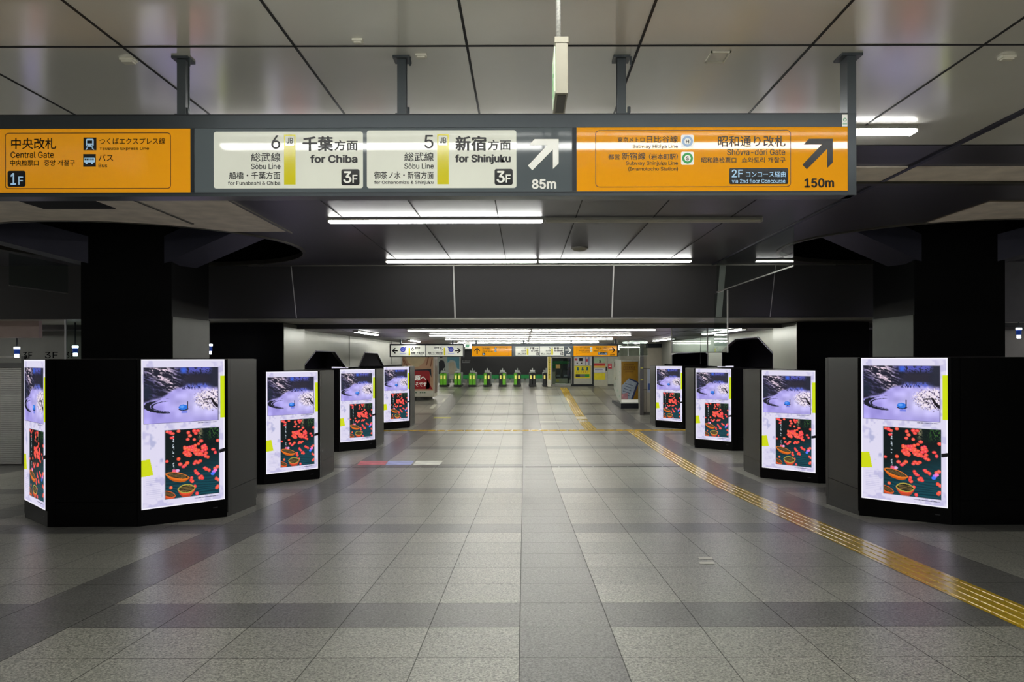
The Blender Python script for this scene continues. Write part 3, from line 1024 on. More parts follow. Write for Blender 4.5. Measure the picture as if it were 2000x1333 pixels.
for n_, y in zip(('first', 'second', 'third', 'fourth', 'fifth'), (31.5, 36.0, 40.5, 47.0, 54.0)):  # hidden rows added to brighten the gate hall
    for s, (x0, x1) in (('left end', (-7.4, -4.4)), ('left half', (-3.0, -0.1)), ('right half', (0.1, 3.0)), ('right end', (4.4, 7.4))):
        if y < 40 and s == 'right end': continue
        make_light(x0, x1, y, ZF, 2, 'added gate hall fill tube light, %s of the %s row behind the far signs' % (s, n_), 'added hidden fill tube lights over the gate hall')
make_light(3.7, 4.6, 28.7, ZF, True, 'lit tube light in front of the cream wall, right of the far signs', 'tube lights on the far ceiling')
for x, ya_, yb_, nm in ((-3.55, 16.2, 18.5, 'nearer one on the left side of the low ceiling'), (-3.58, 23.9, 26.2, 'farther one on the left, above the white arrow sign'),
                        (4.37, 15.2, 18.6, 'nearer one on the right, partly behind the square glass barrier'), (4.42, 22.6, 26.0, 'farther one on the right side of the low ceiling')):
    z = ZF
    t = thing('ceiling_light', (x, (ya_ + yb_) / 2, z - 0.047), 'lit lengthwise tube light, ' + nm, 'ceiling light', 'lengthwise tube lights on the low ceiling')
    MB().prism_y([(x - 0.058, z - 0.026), (x - 0.05, z), (x + 0.05, z), (x + 0.058, z - 0.026)], ya_, yb_).build('housing', M_housing, t)
    MB().prism_y([(x - 0.054, z - 0.027), (x - 0.048, z - 0.040), (x - 0.03, z - 0.047), (x + 0.03, z - 0.047), (x + 0.048, z - 0.040), (x + 0.054, z - 0.027)], ya_ + 0.01, yb_ - 0.01).build('diffuser', M_tube, t)
    for yy in (ya_ - 0.012, yb_): MB().box(x - 0.058, x + 0.058, yy, yy + 0.012, z - 0.047, z).build('end_cap', M_housing, t)

# ------------------------------------------------------------------ direction sign
SY = 3.86


def polys_arrow(kind):
    """arrow outline in a 60 x 60 box, tip at the named side"""
    base = [(13, 0), (60, 0), (60, 47.5), (48.7, 58.5), (48.7, 20.5), (8.5, 61), (0, 51.8), (38, 11.8), (2.5, 11.8)]
    if kind == 'ne': return base
    ang = {'n': -45, 'e': 45}[kind]
    out = []
    for x, y in base:
        dx, dy = x - 30, y - 30
        a = math.radians(ang)
        out.append((30 + dx * math.cos(a) - dy * math.sin(a), 30 + dx * math.sin(a) + dy * math.cos(a)))
    return out


def direction_sign(y, x_off, z_off, unit, arrow, label, hangers, lift=1.0):
    # layout unit: one pixel of the near sign; u = px, v = py
    f = Face((Px(0, SY) * unit / (SY / F) + x_off, y, CH + (VY * SY / F) * unit / (SY / F) + z_off), (1, 0, 0), (0, 0, -1), unit)
    L0 = 0.0015 * lift
    t = thing('direction_sign', f.p(780, 383), label, 'direction sign', 'long direction signs')
    th = 0.10
    q = MB()
    q.box(f.p(-118, 0)[0], f.p(1672, 0)[0], y + 0.002, y + th, f.p(0, 383)[2], f.p(0, 222.5)[2])
    for (a, b_) in ((222.5, 249.5), (374.5, 383)):
        f.slab(q, [(-118, a), (1672, a), (1672, b_), (-118, b_)], -0.003, 0.004)
    for (a, b_) in ((-118, -111), (373.5, 381), (1118, 1127), (1656.5, 1672)):
        f.slab(q, [(a, 249.5), (b_, 249.5), (b_, 374.5), (a, 374.5)], -0.003, 0.004)
    q.build('frame', M_sideframe, t)
    q = MB(); f.slab(q, [(373.8, 250), (380.5, 250), (380.5, 374.4), (373.8, 374.4)], 0.004, 0.005)
    f.slab(q, [(1118.5, 250), (1126.5, 250), (1126.5, 374.4), (1118.5, 374.4)], 0.004, 0.005)
    f.slab(q, [(-118, 222.5), (1656, 222.5), (1656, 225), (-118, 225)], 0.004, 0.0045)
    f.slab(q, [(-118, 375.5), (1656, 375.5), (1656, 377), (-118, 377)], 0.004, 0.0045)
    q.build('seam', M_frame_dark, t)
    # left orange panel
    q = MB(); f.slab(q, [(-111, 250), (373.5, 250), (373.5, 374.5), (-111, 374.5)], -0.002, 0.0005); pa = q.build('orange_panel', M_orange, t)
    def T(s, *a, b=0.0, par=pa):
        q_ = MB(); f.text(q_, s, *a, lift=L0 + 0.001, bold=b); q_.build('lettering', M_ink, par)
    T('中央改札', 23.7, 268, 111, 289.5, b=0.012); T('Central Gate', 22.4, 294.6, 106.4, 306.6)
    T('中央检票口', 21.5, 310.8, 76.6, 321.8); T('중앙 개찰구', 87.8, 310.8, 147.8, 321.8)
    T('つくばエクスプレス線', 195.7, 268, 324, 280.8, b=0.008); T('Tsukuba Express Line', 195.7, 285.7, 292.2, 292.8)
    T('バス', 194, 300.3, 222.3, 313, b=0.008); T('Bus', 194, 318.4, 210.5, 325)
    ar = polys_arrow('n'); k = 1.0
    q = MB(); f.poly(q, [(-78 + x * k, 280 + y_ * k) for x, y_ in ar], L0 + 0.001)
    q.build('arrow', M_ink, pa)
    q = MB(); f.outline(q, 11, 257.6, 335, 367.4, 7, 1.4, L0); q.build('outline', M_brownink, pa)
    q = MB(); f.poly(q, f.rr(16, 331.7, 51, 363, 4), L0); q.build('badge', M_black_badge, pa)
    q = MB(); f.rect(q, 164.3, 267, 189.6, 291.8, L0); q.build('pictogram_tile', M_black_badge, pa)
    q = MB(); f.rect(q, 163.8, 299.4, 188.3, 324, L0); q.build('pictogram_tile', M_black_badge, pa)
    q = MB()
    f.text(q, '1', 23, 337, 32.5, 359, L0 * 2 + 0.001, 0.03); f.text(q, 'F', 37.8, 343.3, 46.6, 358.8, L0 * 2 + 0.001, 0.02)
    q.build('badge_lettering', M_skyletter, pa); q = MB()
    # train pictogram
    f.poly(q, f.rr(169.5, 269.5, 184.5, 285, 3), L0 * 2)
    f.poly(q, [(171, 287), (173.5, 287), (171, 291), (168.5, 291)], L0 * 2); f.poly(q, [(180.5, 287), (183, 287), (185.5, 291), (183, 291)], L0 * 2)
    q.build('train_pictogram', M_skyletter, pa); q = MB()
    f.poly(q, f.rr(165.5, 306.5, 187, 316, 2), L0 * 2)
    f.disc(q, 170.5, 317, 2.2, L0 * 2, 12); f.disc(q, 181.5, 317, 2.2, L0 * 2, 12)
    q.build('bus_pictogram', M_skyletter, pa)
    q = MB(); f.rect(q, 172, 273, 182, 279, L0 * 3); f.disc(q, 172.5, 282.3, 0.9, L0 * 3, 8); f.disc(q, 181.5, 282.3, 0.9, L0 * 3, 8); q.build('pictogram_window', M_black_badge, pa); q = MB()
    for i in range(5): f.rect(q, 167 + i * 3.8, 308, 169.6 + i * 3.8, 311.3, L0 * 3)
    q.build('pictogram_window', M_black_badge, pa)
    # grey panel with two white boards
    q = MB(); f.slab(q, [(381, 249.5), (1118, 249.5), (1118, 374.5), (381, 374.5)], -0.002, 0.0005); pg = q.build('grey_panel', M_signgrey, t)
    q = MB()
    dx, dy = 1032, 272
    if arrow == 'ne': f.poly(q, [(dx + x, dy + y_) for x, y_ in polys_arrow('ne')], L0)
    else: f.poly(q, [(dx + x, dy + y_) for x, y_ in polys_arrow('e')], L0)
    q.build('arrow', M_letter, pg); q = MB()
    f.text(q, '85m', 1040.5, 350.8, 1086, 368.8, L0, 0.05)
    q.build('lettering', M_letter, pg)
    for (u0, v0, u1, v1), num, dest, sub1, sub2, en, kx in (
            ((418.7, 256.5, 710, 367.4), '6', '千葉', '船橋・千葉方面', 'for Funabashi & Chiba', 'for Chiba', 0),
            ((717.5, 254.5, 1009.5, 367.5), '5', '新宿', '御茶ノ水・新宿方面', 'for Ochanomizu & Shinjuku', 'for Shinjuku', 299)):
        q = MB(); f.slab(q, f.rr(u0, v0, u1, v1, 5), 0.0005, 0.0025); bd = q.build('white_board', M_white, t)
        l = 0.0025 + L0

        def TB(s, *a):
            q_ = MB(); f.text(q_, s, *a); q_.build('lettering', M_ink, bd)
        TB(num, 531.5 + kx, 264, 548.5 + kx, 290, l, 0.01)
        TB('総武線', 492 + kx, 298, 549 + kx, 315, l, 0.01); TB('Sōbu Line', 492 + kx, 319, 549 + kx, 329.6, l)
        TB(sub1, (449 if kx == 0 else 732), 335, 548.5 + kx, 349.4, l, 0.01); TB(sub2, (446.8 if kx == 0 else 732), 353, 548.3 + kx, 360.6, l)
        TB(dest, 593 + kx * 0.998, 266.5, 651 + kx, 294.4, l, 0.03); TB('方面', 655 + kx, 273.5, 699.5 + kx, 293.5, l, 0.015)
        TB(en, (608 if kx == 0 else 890.5), 302.5, 698.4 + kx, (317.5 if kx == 0 else 320.5), l, 0.05)
        TB('JB', 561.3 + kx, 269, 573.5 + kx, 279.8, l + L0, 0.02)
        q = MB(); f.rect(q, 556 + kx, 262.5, 578.5 + kx, 286, 0.0025 + L0 * 0.5); f.rect(q, 556 + kx, 286, 578.5 + kx, 360, 0.0025 + L0 * 0.5)
        q.build('line_colour_bar', M_lime, bd)
        q = MB(); f.poly(q, f.rr(558.5 + kx, 265, 576 + kx, 284, 2), 0.0025 + L0); q.build('line_code_plate', M_white, bd)
        q = MB(); f.poly(q, f.rr(667.8 + kx, 330.3, 703.3 + kx, 361.5, 4), 0.0025 + L0); q.build('badge', M_black_badge, bd)
        q = MB(); f.text(q, '3', 672.5 + kx, 335, 687 + kx, 357, l + L0, 0.03); f.text(q, 'F', 690 + kx, 341.7, 699 + kx, 357, l + L0, 0.02)
        q.build('badge_lettering', M_letter, bd)
    # right orange panel
    q = MB(); f.slab(q, [(1127, 249.5), (1656.5, 249.5), (1656.5, 374.5), (1127, 374.5)], -0.002, 0.0005); po = q.build('orange_panel', M_orange, t)
    def T(s, *a, b=0.0, par=po):
        q_ = MB(); f.text(q_, s, *a, lift=L0 + 0.001, bold=b); q_.build('lettering', M_ink, par)
    T('東京メトロ', 1207, 268.4, 1259.5, 279, b=0.01); T('日比谷線', 1264, 266.6, 1324.6, 279.5, b=0.01); T('Subway Hibiya Line', 1236.4, 283.4, 1324.6, 291.6)
    T('都営', 1189, 302, 1211, 312.5, b=0.01); T('新宿線', 1215.4, 299, 1261.6, 312.8, b=0.01); T('（岩本町駅）', 1268.5, 301, 1324.6, 312.8, b=0.01)
    T('Subway Shinjuku Line', 1223.5, 316, 1324.6, 325); T('(Iwamotocho Station)', 1228, 327, 1324.6, 335.5)
    T('昭和通り改札', 1403, 266.6, 1534.6, 288, b=0.008); T('Shōwa-dōri Gate', 1421, 292.3, 1534, 304.5)
    T('昭和路检票口', 1370.5, 308.5, 1438.6, 319.4); T('쇼와도리 개찰구', 1449.4, 308.5, 1534.6, 319.4)
    T('150m', 1572.4, 350.5, 1628.5, 367.4, b=0.05)
    q = MB(); f.poly(q, [(1568 + x * 0.99, 272.5 + y_ * 0.98) for x, y_ in polys_arrow('ne' if arrow == 'ne' else 'e')], L0)
    q.build('arrow', M_ink, po)
    q = MB(); f.outline(q, 1163.5, 255, 1545.4, 366.7, 8, 1.4, L0); q.build('outline', M_brownink, po)
    q = MB(); f.poly(q, f.rr(1425, 329.6, 1540, 361, 3), L0); q.build('badge', M_black_badge, po)
    q = MB(); f.text(q, '2F', 1430, 333, 1451, 347.5, L0 * 2 + .001, 0.02); f.text(q, 'コンコース経由', 1457.5, 336.5, 1534.6, 347.5, L0 * 2 + .001, 0.01)
    f.text(q, 'via 2nd floor Concourse', 1430, 351, 1534, 359.2, L0 * 2 + .001)
    q.build('badge_lettering', M_skyletter, po)
    q = MB(); f.poly(q, f.rr(1331, 264.5, 1356, 290, 3), L0); q.build('line_mark_plate', M_letter, po); q = MB(); f.poly(q, f.rr(1331, 297.5, 1356, 323, 3), L0); q.build('line_mark_plate', M_letter, po)
    q = MB(); f.ring(q, 1343.5, 277.2, 6.2, 10.6, L0 * 2); q.build('blue_ring', M_silverblue, po)
    q = MB(); f.ring(q, 1343.5, 310.2, 6.2, 10.6, L0 * 2); q.build('green_ring', M_green, po)
    q = MB(); f.text(q, 'H', 1340.7, 273.8, 1346.3, 280.8, L0 * 2, 0.03); q.build('line_mark_letter', M_ink, po); q = MB(); f.text(q, 'S', 1340.9, 306.6, 1346.1, 313.8, L0 * 2, 0.03); q.build('line_mark_letter', M_ink, po)
    if hangers:
        q = MB(); f.rect(q, 1645, 226, 1655.5, 249, 0.005); s_ = q.build('inspection_sticker', M_letter, t)
        q = MB(); f.ring(q, 1650.3, 236, 2.2, 3.6, 0.006); f.rect(q, 1646, 243.5, 1654.5, 245, 0.006); q.build('sticker_mark', mat('pale_green', (110, 190, 150), 0.4), s_)
        ztop = f.p(0, 222.5)[2]
        for i, px in enumerate((350, 783.5, 1217)):
            x = f.p(px, 0)[0]
            q = MB(); q.box(x - 0.022, x + 0.022, y + 0.03, y + 0.036, ztop, ZC); q.box(x - 0.022, x + 0.022, y + 0.074, y + 0.08, ztop, ZC)
            q.box(x - 0.018, x + 0.018, y + 0.036, y + 0.074, ztop, ZC)
            q.box(x - 0.042, x + 0.042, y + 0.01, y + 0.10, ZC - 0.012, ZC); q.box(x - 0.03, x + 0.04, y + 0.02, y + 0.09, ztop, ztop + 0.012)
            q.tube([(x + 0.045, y + 0.02, ZC - 0.006), (x + 0.045, y + 0.02, ZC - 0.05)], 0.006); q.tube([(x + 0.035, y + 0.02, ztop + 0.01), (x + 0.035, y + 0.02, ztop + 0.04)], 0.008)
            h = q.build('hanger_post', mat('post_grey', (72, 78, 82), 0.4, 0.4), t)
        x = f.p(1668, 0)[0]
        q = MB(); q.box(x - 0.03, x + 0.014, y + 0.0, y + 0.09, f.p(0, 383)[2], ZC); q.box(x - 0.06, x + 0.045, y - 0.01, y + 0.1, ZC - 0.012, ZC)
        h = q.build('hanger_post', MATS['post_grey'], t)
    else:
        ztop = f.p(0, 222.5)[2]
        for px in (-60, 520, 1100, 1640):
            x = f.p(px, 0)[0]
            MB().box(x - 0.025, x + 0.025, y + 0.03, y + 0.08, ztop, ZF).build('hanger_post', MATS['post_grey'], t)
    return t


U0 = SY / F
direction_sign(SY, 0, 0, U0, 'ne', 'big grey-framed direction sign with orange and white panels hanging nearest the viewpoint', True)
# the same kind of sign hangs far away, its right end at px 1205, its bottom at py 697.5
SY2 = 24.35
unit2 = 283.0 / (1672 - 0) * 1.0 * SY2 / F * 1.0
unit2 = (1208 - 1000.5) / (1672.0 - 377.0) * SY2 / F
x_right = Px(1207.5, SY2); z_bot = Ph(697.5, SY2)
# offsets so that u=1672 -> x_right and v=383 -> z_bot
xo = x_right - (Px(0, SY) * unit2 / U0 + 1672 * unit2)
zo = z_bot - (CH + (VY * U0) * unit2 / U0 - 383 * unit2)
direction_sign(SY2, xo, zo, unit2, 'e', 'distant long direction sign with orange panels and right-pointing arrows in front of the ticket gates', False, lift=2.5)

# distant white arrow sign, left of it
y = 24.3
f = Face((Px(762, y), y, Ph(671.5, y)), (1, 0, 0), (0, 0, -1), y / F)
t = thing('platform_sign', f.p(72, 26), 'distant white sign with black left and right arrows for tracks 6 and 5', 'direction sign')
q = MB(); f.slab(q, [(-1, 0), (144, 0), (144, 26), (-1, 26)], -0.10, 0.0); q.build('frame', M_frame_dark, t)
for u0, u1, nm in ((1.5, 68.8, 'l'), (70.2, 142, 'r')):
    q = MB(); f.slab(q, [(u0, 3.2), (u1, 3.2), (u1, 24.2), (u0, 24.2)], 0.0, 0.006); pb = q.build('panel', M_white, t)
    q = MB(); k = 0.010
    if nm == 'l':
        f.poly(q, [(3.5, 13.5), (9.5, 7.5), (11.3, 9.2), (8.2, 12.3), (15, 12.3), (15, 14.8), (8.2, 14.8), (11.3, 17.8), (9.5, 19.4)], k)
        f.text(q, '6', 41.5, 6, 46.5, 13.5, k, 0.01); f.text(q, '総武線', 48.5, 6, 58.5, 9.5, k, 0.02); f.text(q, 'Sōbu Line', 48.5, 11, 57, 13, k)
        f.text(q, '船橋・千葉方面', 41.5, 16, 66, 19.6, k, 0.02); f.text(q, 'for Funabashi & Chiba', 41.5, 20.8, 63, 22.5, k)
        xb = 36.2; cx = 25
    else:
        f.poly(q, [(139.5 - 1, 13.5), (133.5 - 1, 7.5), (131.7 - 1, 9.2), (134.8 - 1, 12.3), (128 - 1, 12.3), (128 - 1, 14.8), (134.8 - 1, 14.8), (131.7 - 1, 17.8), (133.5 - 1, 19.4)], k)
        f.text(q, '5', 98, 6, 102.5, 13.5, k, 0.01); f.text(q, '総武線', 86.5, 6, 95.5, 9.5, k, 0.02); f.text(q, 'Sōbu Line', 87.5, 11, 95.5, 13, k)
        f.text(q, '御茶ノ水・新宿方面', 74.5, 16, 102.5, 19.6, k, 0.02); f.text(q, 'for Ochanomizu & Shinjuku', 76, 20.8, 102.5, 22.5, k)
        xb = 104.8; cx = 119
    q.build('lettering', M_ink, pb)
    q = MB(); f.rect(q, xb, 7.5, xb + 3, 22.5, k); q.build('line_colour_bar', M_lime, pb)
    q = MB(); f.disc(q, cx, 11, 5.2, k); f.poly(q, [(cx + (4 if nm == 'l' else -4), 6), (cx + (8 if nm == 'l' else -8), 5.5), (cx + (4 if nm == 'l' else -4), 10)], k)
    q.build('blue_mark', mat('mark_blue', (60, 70, 170), 0.4, emit=0.25), pb)
    q = MB(); f.ring(q, cx, 11.5, 1.6, 2.6, k * 1.6); f.rect(q, cx - 6, 18.5, cx + 6, 19.5, k); q.build('blue_mark_detail', mat('mark_blue_light', (150, 160, 220), 0.4, emit=0.25), pb)
for u in (20, 122):
    x = f.p(u, 0)[0]; MB().box(x - 0.025, x + 0.025, y + 0.03, y + 0.08, f.p(0, 0)[2], ZF).build('hanger_post', MATS['post_grey'], t)

# small white box hanging between the two far signs and a thin white hanger in front of the orange one
t = thing('exit_light', (Px(912, 24.0), 24.0, Ph(681, 24.0)), 'small white and pale green box sign between the two distant hanging signs', 'exit sign')
MB().box(Px(908.5, 24), Px(917.5, 24), 24.0, 24.1, Ph(681, 24), Ph(668, 24)).build('case', M_letter, t)
MB().box(Px(909.5, 24), Px(916.5, 24), 23.99, 24.0, Ph(678, 24), Ph(673, 24)).build('pictogram', MATS['pale_green'], t)
MB().box(Px(912, 24), Px(914, 24), 24.04, 24.06, Ph(668, 24), ZF).build('rod', M_ivory, t)

# ------------------------------------------------------------------ edge-on exit sign
y0, y1 = 2.70, 2.93
t = thing('exit_sign', (Px(1098, y0), (y0 + y1) / 2, Ph(182, y0)), 'ivory hanging exit sign seen edge-on above the big sign', 'exit sign')
x0, x1 = Px(1086, y0), Px(1110.5, y0)
MB().cbox(x0, x1, y0, y1, Ph(182, y0), Ph(78, y0), 0.003).build('case', M_ivory, t)
MB().box(x0 - 0.002, x1 + 0.002, y0 - 0.002, y1 + 0.002, Ph(83, y0), Ph(72, y0)).build('cap', M_ivory, t)
MB().box(x0 + 0.008, x1 - 0.006, y0 + 0.02, y1 - 0.02, Ph(182, y0) - 0.003, Ph(182, y0)).build('base_vent', mat('vent_grey', (96, 94, 88), 0.5), t)
MB().box(x0 - 0.003, x0, y0 + 0.012, y1 - 0.008, Ph(176, y0), Ph(88, y0)).build('lit_face', mat('exit_face', (214, 232, 200), 0.4, emit=0.5), t)
fe = Face((x0 - 0.0035, y1 - 0.01, Ph(90, y0)), (0, -1, 0), (0, 0, -1), 0.0021)
q = MB()
fe.disc(q, 52, 18, 8, 0.001); fe.poly(q, [(44, 26), (60, 28), (62, 50), (50, 52), (40, 44)], 0.001)
fe.poly(q, [(50, 50), (60, 50), (74, 72), (66, 78)], 0.001); fe.poly(q, [(44, 48), (54, 52), (40, 66), (24, 64), (24, 58), (36, 58)], 0.001)
fe.poly(q, [(58, 28), (78, 38), (76, 43), (56, 36)], 0.001); fe.poly(q, [(44, 28), (30, 44), (35, 47), (48, 36)], 0.001)
q.build('running_figure', M_green, t)
MB().cyl((x0 + x1) / 2 - 0.006, y0 + 0.11, Ph(72, y0), ZC, 0.009, 12).build('rod', mat('galvanised_rod', (190, 190, 184), 0.5, 0.3, 0.25, 120), t, smooth=True)
q = MB().cyl(x1 + 0.002, y0 + 0.1, Ph(142, y0), Ph(138, y0), 0.004, 8); q.build('button', M_ivory, t)

# ------------------------------------------------------------------ small ceiling fittings
def ceil_pt(px, py, h=HC):
    d = h * F / (VY - py)
    return (px - VX) * d / F, d


for px, py, sx, sy_, nm, lab in ((252, 114, 0.07, 0.05, 'ceiling_sensor', 'pale rectangular sensor plate on the ceiling left of the leftmost sign post'),
                                 (824, 106, 0.055, 0.035, 'ceiling_sensor', 'pale rectangular sensor plate on the ceiling beside the second sign post'),
                                 (1968, 112, 0.07, 0.045, 'ceiling_sensor', 'pale rectangular sensor plate on the ceiling near the right edge'),
                                 (700, 76, 0.05, 0.03, 'ceiling_sensor', 'faint flat sensor plate near the ceiling seam, upper left of centre')):
    x, d = ceil_pt(px, py)
    tq = thing(nm, (x, d, ZC - 0.02), lab, 'ceiling sensor', 'sensor plates on the near ceiling')
    MB().box(x - sx / 2, x + sx / 2, d - sy_ / 2, d + sy_ / 2, ZC - 0.012, ZC).build('base', M_sensor, tq)
    MB().box(x - sx / 2 + 0.008, x + sx / 2 - 0.008, d - sy_ / 2 + 0.006, d + sy_ / 2 - 0.006, ZC - 0.020, ZC - 0.012).build('cover', M_sensor, tq)
x, d = ceil_pt(1403, 111)
q = MB()
for a, b_, c_, e_ in ((-0.05, 0.05, -0.07, -0.062), (-0.05, 0.05, 0.062, 0.07), (-0.05, -0.043, -0.07, 0.07), (0.043, 0.05, -0.07, 0.07)):
    q.box(x + a, x + b_, d + c_, d + e_, ZC - 0.008, ZC)
solo('access_frame', q, M_sensor, 'small square white outline frame on the ceiling above the right orange panel', 'access panel')
x, d = ceil_pt(1133, 484)
tq = thing('smoke_detector', (x, d, ZC - 0.05), 'round pale smoke detector on the dark ceiling between the two tube rows', 'smoke detector')
MB().cyl(x, d, ZC - 0.02, ZC, 0.12, 24).build('base', M_housing, tq, smooth=False)
MB().cyl(x, d, ZC - 0.045, ZC - 0.02, 0.07, 24, 0.11).build('dome', M_ivory, tq, smooth=False)

# ------------------------------------------------------------------ glass smoke barriers
def pane(name, p0, p1, z0, z1, label, rail=True, th=0.008, post=None):
    a, b = Vector(p0), Vector(p1)
    d = (b - a).normalized(); s = Vector((-d.y, d.x)) * th / 2
    t = thing(name, ((a.x + b.x) / 2, (a.y + b.y) / 2, z0), label, 'glass smoke barrier', 'glass smoke barriers hanging from the ceiling')
    ring = [(a + s), (b + s), (b - s), (a - s)]
    MB().prism([(p.x, p.y) for p in ring][::-1], z0, z1).build('pane', M_glass, t)
    if rail:
        s2 = s * 1.4
        ring = [(a + s2), (b + s2), (b - s2), (a - s2)]
        MB().prism([(p.x, p.y) for p in ring][::-1], z0 - 0.012, z0 + 0.004).build('bottom_rail', MATS['thin_trim'], t)
    if post:
        for pp_ in post:
            c = a + (b - a) * pp_
            MB().box(c.x - 0.012, c.x + 0.012, c.y - 0.012, c.y + 0.012, z0 - 0.015, z1).build('edge_post', M_bright_trim, t)
    return t


pane('glass_barrier', (3.095, 8.8), (3.095, 12.3), CH + 1.056, ZC - 0.02, 'long glass smoke barrier under the dark ceiling, running to the bulkhead on the right')
pane('glass_barrier', (3.095, 11.66), (3.095, 12.45), CH + 0.09, CH + 1.03, 'tall narrow glass pane seen nearly edge-on in front of the bulkhead', rail=False)
MB_q = MB().box(3.085, 3.105, 11.645, 11.66, CH + 0.09, CH + 1.03)
solo('pane_edge_strip', MB_q, M_bright_trim, 'thin pale vertical edge strip of the narrow glass pane before the bulkhead', 'edge strip')
pane('glass_barrier', (Px(1312, 15.3), 15.3), (Px(1421, 15.3), 15.3), Ph(689, 15.3), ZF, 'square glass smoke barrier with a white centre post below the lower ceiling, right side', post=(0.0, 0.64, 1.0))
pane('glass_barrier', (-7.3, 10.9), (-7.3, 12.3), CH + 1.056, ZC - 0.02, 'glass smoke barrier high on the far left, beside the round opening')
pane('glass_barrier', (Px(128, 12.9), 12.9), (Px(164, 12.9), 12.9), Ph(700, 12.9), Ph(575, 12.9), 'tall glass pane left of the nearest left column', post=(0.0,))
pane('glass_barrier', (Px(1207, 26.5), 26.5), (Px(1265, 26.5), 26.5), Ph(696, 26.5), ZF, 'distant glass smoke barrier right of the far orange sign', post=(0.0, 0.34))

# ------------------------------------------------------------------ grey metal walls behind the second kiosks, with black niches
def niche_wall(xw, side, name):
    """upper wall panel from z=15.2 on, with two notches cut from below"""
    q = MB()
    zl, zt = CH - 0.235, ZF
    def top(py_): return CH + 0.175
    s = -1 if side == 'left' else 1
    Y0, Y1 = 15.3, 29.5
    n1 = (16.0, 17.2, 18.9, 20.1); n2 = (21.6, 22.5, 24.4, 25.5)
    zn = CH + 0.17
    o1 = [(n1[0], zl), (n1[1], zn), (n1[2], zn), (n1[3], zl)]
    o2 = [(n2[0], zl), (n2[1], zn), (n2[2], zn), (n2[3], zl)]
    if side == 'right':
        o1 = [(16.3, zl), (16.3, CH + 0.087), (17.4, CH + 0.47), (19.2, CH + 0.47), (20.5, CH + 0.2), (20.5, zl)]
        o2 = [(22.1, zl), (22.1, CH + 0.12), (22.4, CH + 0.16), (26.8, CH + 0.16), (27.4, CH + 0.1), (27.4, zl)]
    for a, b in [(Y0, o1[0][0]), (o1[-1][0], o2[0][0]), (o2[-1][0], Y1)]:
        q.box(min(xw, xw + s * 0.08), max(xw, xw + s * 0.08), a, b, zl, zt)
    for o in (o1, o2):
        for X in (xw, xw + s * 0.08):
            q.poly([(X, y_, z_) for y_, z_ in o] + [(X, o[-1][0], zt), (X, o[0][0], zt)])
        for a, b in zip(o[:-1], o[1:]):
            q.poly([(xw, a[0], a[1]), (xw, b[0], b[1]), (xw + s * 0.08, b[0], b[1]), (xw + s * 0.08, a[0], a[1])])
    struct(name, q, M_wall)
    q = MB()
    for o in (o1, o2):
        for a, b in zip(o[:-1], o[1:]):
            q.tube([(xw - s * 0.006, a[0], a[1]), (xw - s * 0.006, b[0], b[1])], 0.012, 4)
    return q


ql = niche_wall(-4.66, 'left', 'wall_left')
qr = niche_wall(5.30, 'right', 'wall_right')
ql.v_off = len(ql.v)
n = len(ql.v); ql.v += qr.v; ql.f += [[n + i for i in f_] for f_ in qr.f]
struct('trim_11', ql, mat('niche_edge', (84, 80, 104), 0.4, 0.4))
# vertical joints in the metal walls
q = MB()
for x, ys_ in ((-4.655, (19.0 + 1.5, 27.0)), (5.295, (23.0,))):
    for yy in ys_: q.box(x - 0.004, x + 0.004, yy - 0.006, yy + 0.006, CH - 0.2, ZF)
struct('trim_12', q, M_seam)
# black backs of the niches
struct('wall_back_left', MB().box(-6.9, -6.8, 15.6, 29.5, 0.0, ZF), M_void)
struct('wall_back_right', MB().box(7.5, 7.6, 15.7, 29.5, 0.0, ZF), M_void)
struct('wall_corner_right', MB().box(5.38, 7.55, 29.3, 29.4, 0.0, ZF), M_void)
struct('wall_corner_left', MB().box(-6.85, -4.66, 29.3, 29.4, 0.0, ZF), M_wall)

# ------------------------------------------------------------------ side aisles seen past the near columns
# left aisle back wall
yl = 16.5
struct('wall_side_left', MB().box(-22, -6.9, yl, yl + 0.1, fl(yl), ZF + 0.2), mat('aisle_wall', (128, 128, 124), 0.6, 0.1, 0.08, 2))
t = thing('roller_shutter', (Px(8, yl - 0.06), yl - 0.06, fl(yl)), 'grey horizontal-slat roller shutter at the left edge, behind the nearest kiosk', 'shutter')
q = MB()
for i in range(46):
    z = fl(yl) + 0.03 + i * 0.045
    q.prism_x([(yl - 0.05, z), (yl - 0.062, z + 0.006), (yl - 0.062, z + 0.036), (yl - 0.05, z + 0.043)], Px(-160, yl), Px(46, yl))
q.build('slat_curtain', mat('shutter_grey', (176, 176, 172), 0.5, 0.3), t)
MB().box(Px(46, yl), Px(52, yl), yl - 0.08, yl - 0.02, fl(yl), Ph(694, yl)).build('guide_rail', mat('rail_grey', (80, 80, 80), 0.5, 0.4), t)
MB().box(Px(-160, yl), Px(52, yl), yl - 0.1, yl - 0.02, fl(yl) + 2.1, fl(yl) + 2.2).build('shutter_box', MATS['rail_grey'], t)
struct('trim_13', MB().box(Px(-400, 13.4), Px(76, 13.4), 13.4, 13.5, Ph(658, 13.4), Ph(624, 13.4)), mat('brown_soffit', (196, 176, 168), 0.6))
q = MB(); f = Face((0, yl, CH), (1, 0, 0), (0, 0, -1), yl / F)
for a, b_, s_ in ((45, 63, '3F'), (88, 113, '3F'), (128, 145, '3F')):
    f.text(q, s_, a - VX, 686 - VY, b_ - VX, 698 - VY, 0.004)
solo('floor_number_lettering', q, M_void, 'faint dark 3F lettering on the left aisle wall above the kiosk', 'lettering')
struct('trim_14', MB().box(Px(-300, 14.2), Px(-5 + 30, 14.2), 14.2, 14.24, Ph(697, 14.2), Ph(693.5, 14.2)), M_housing)
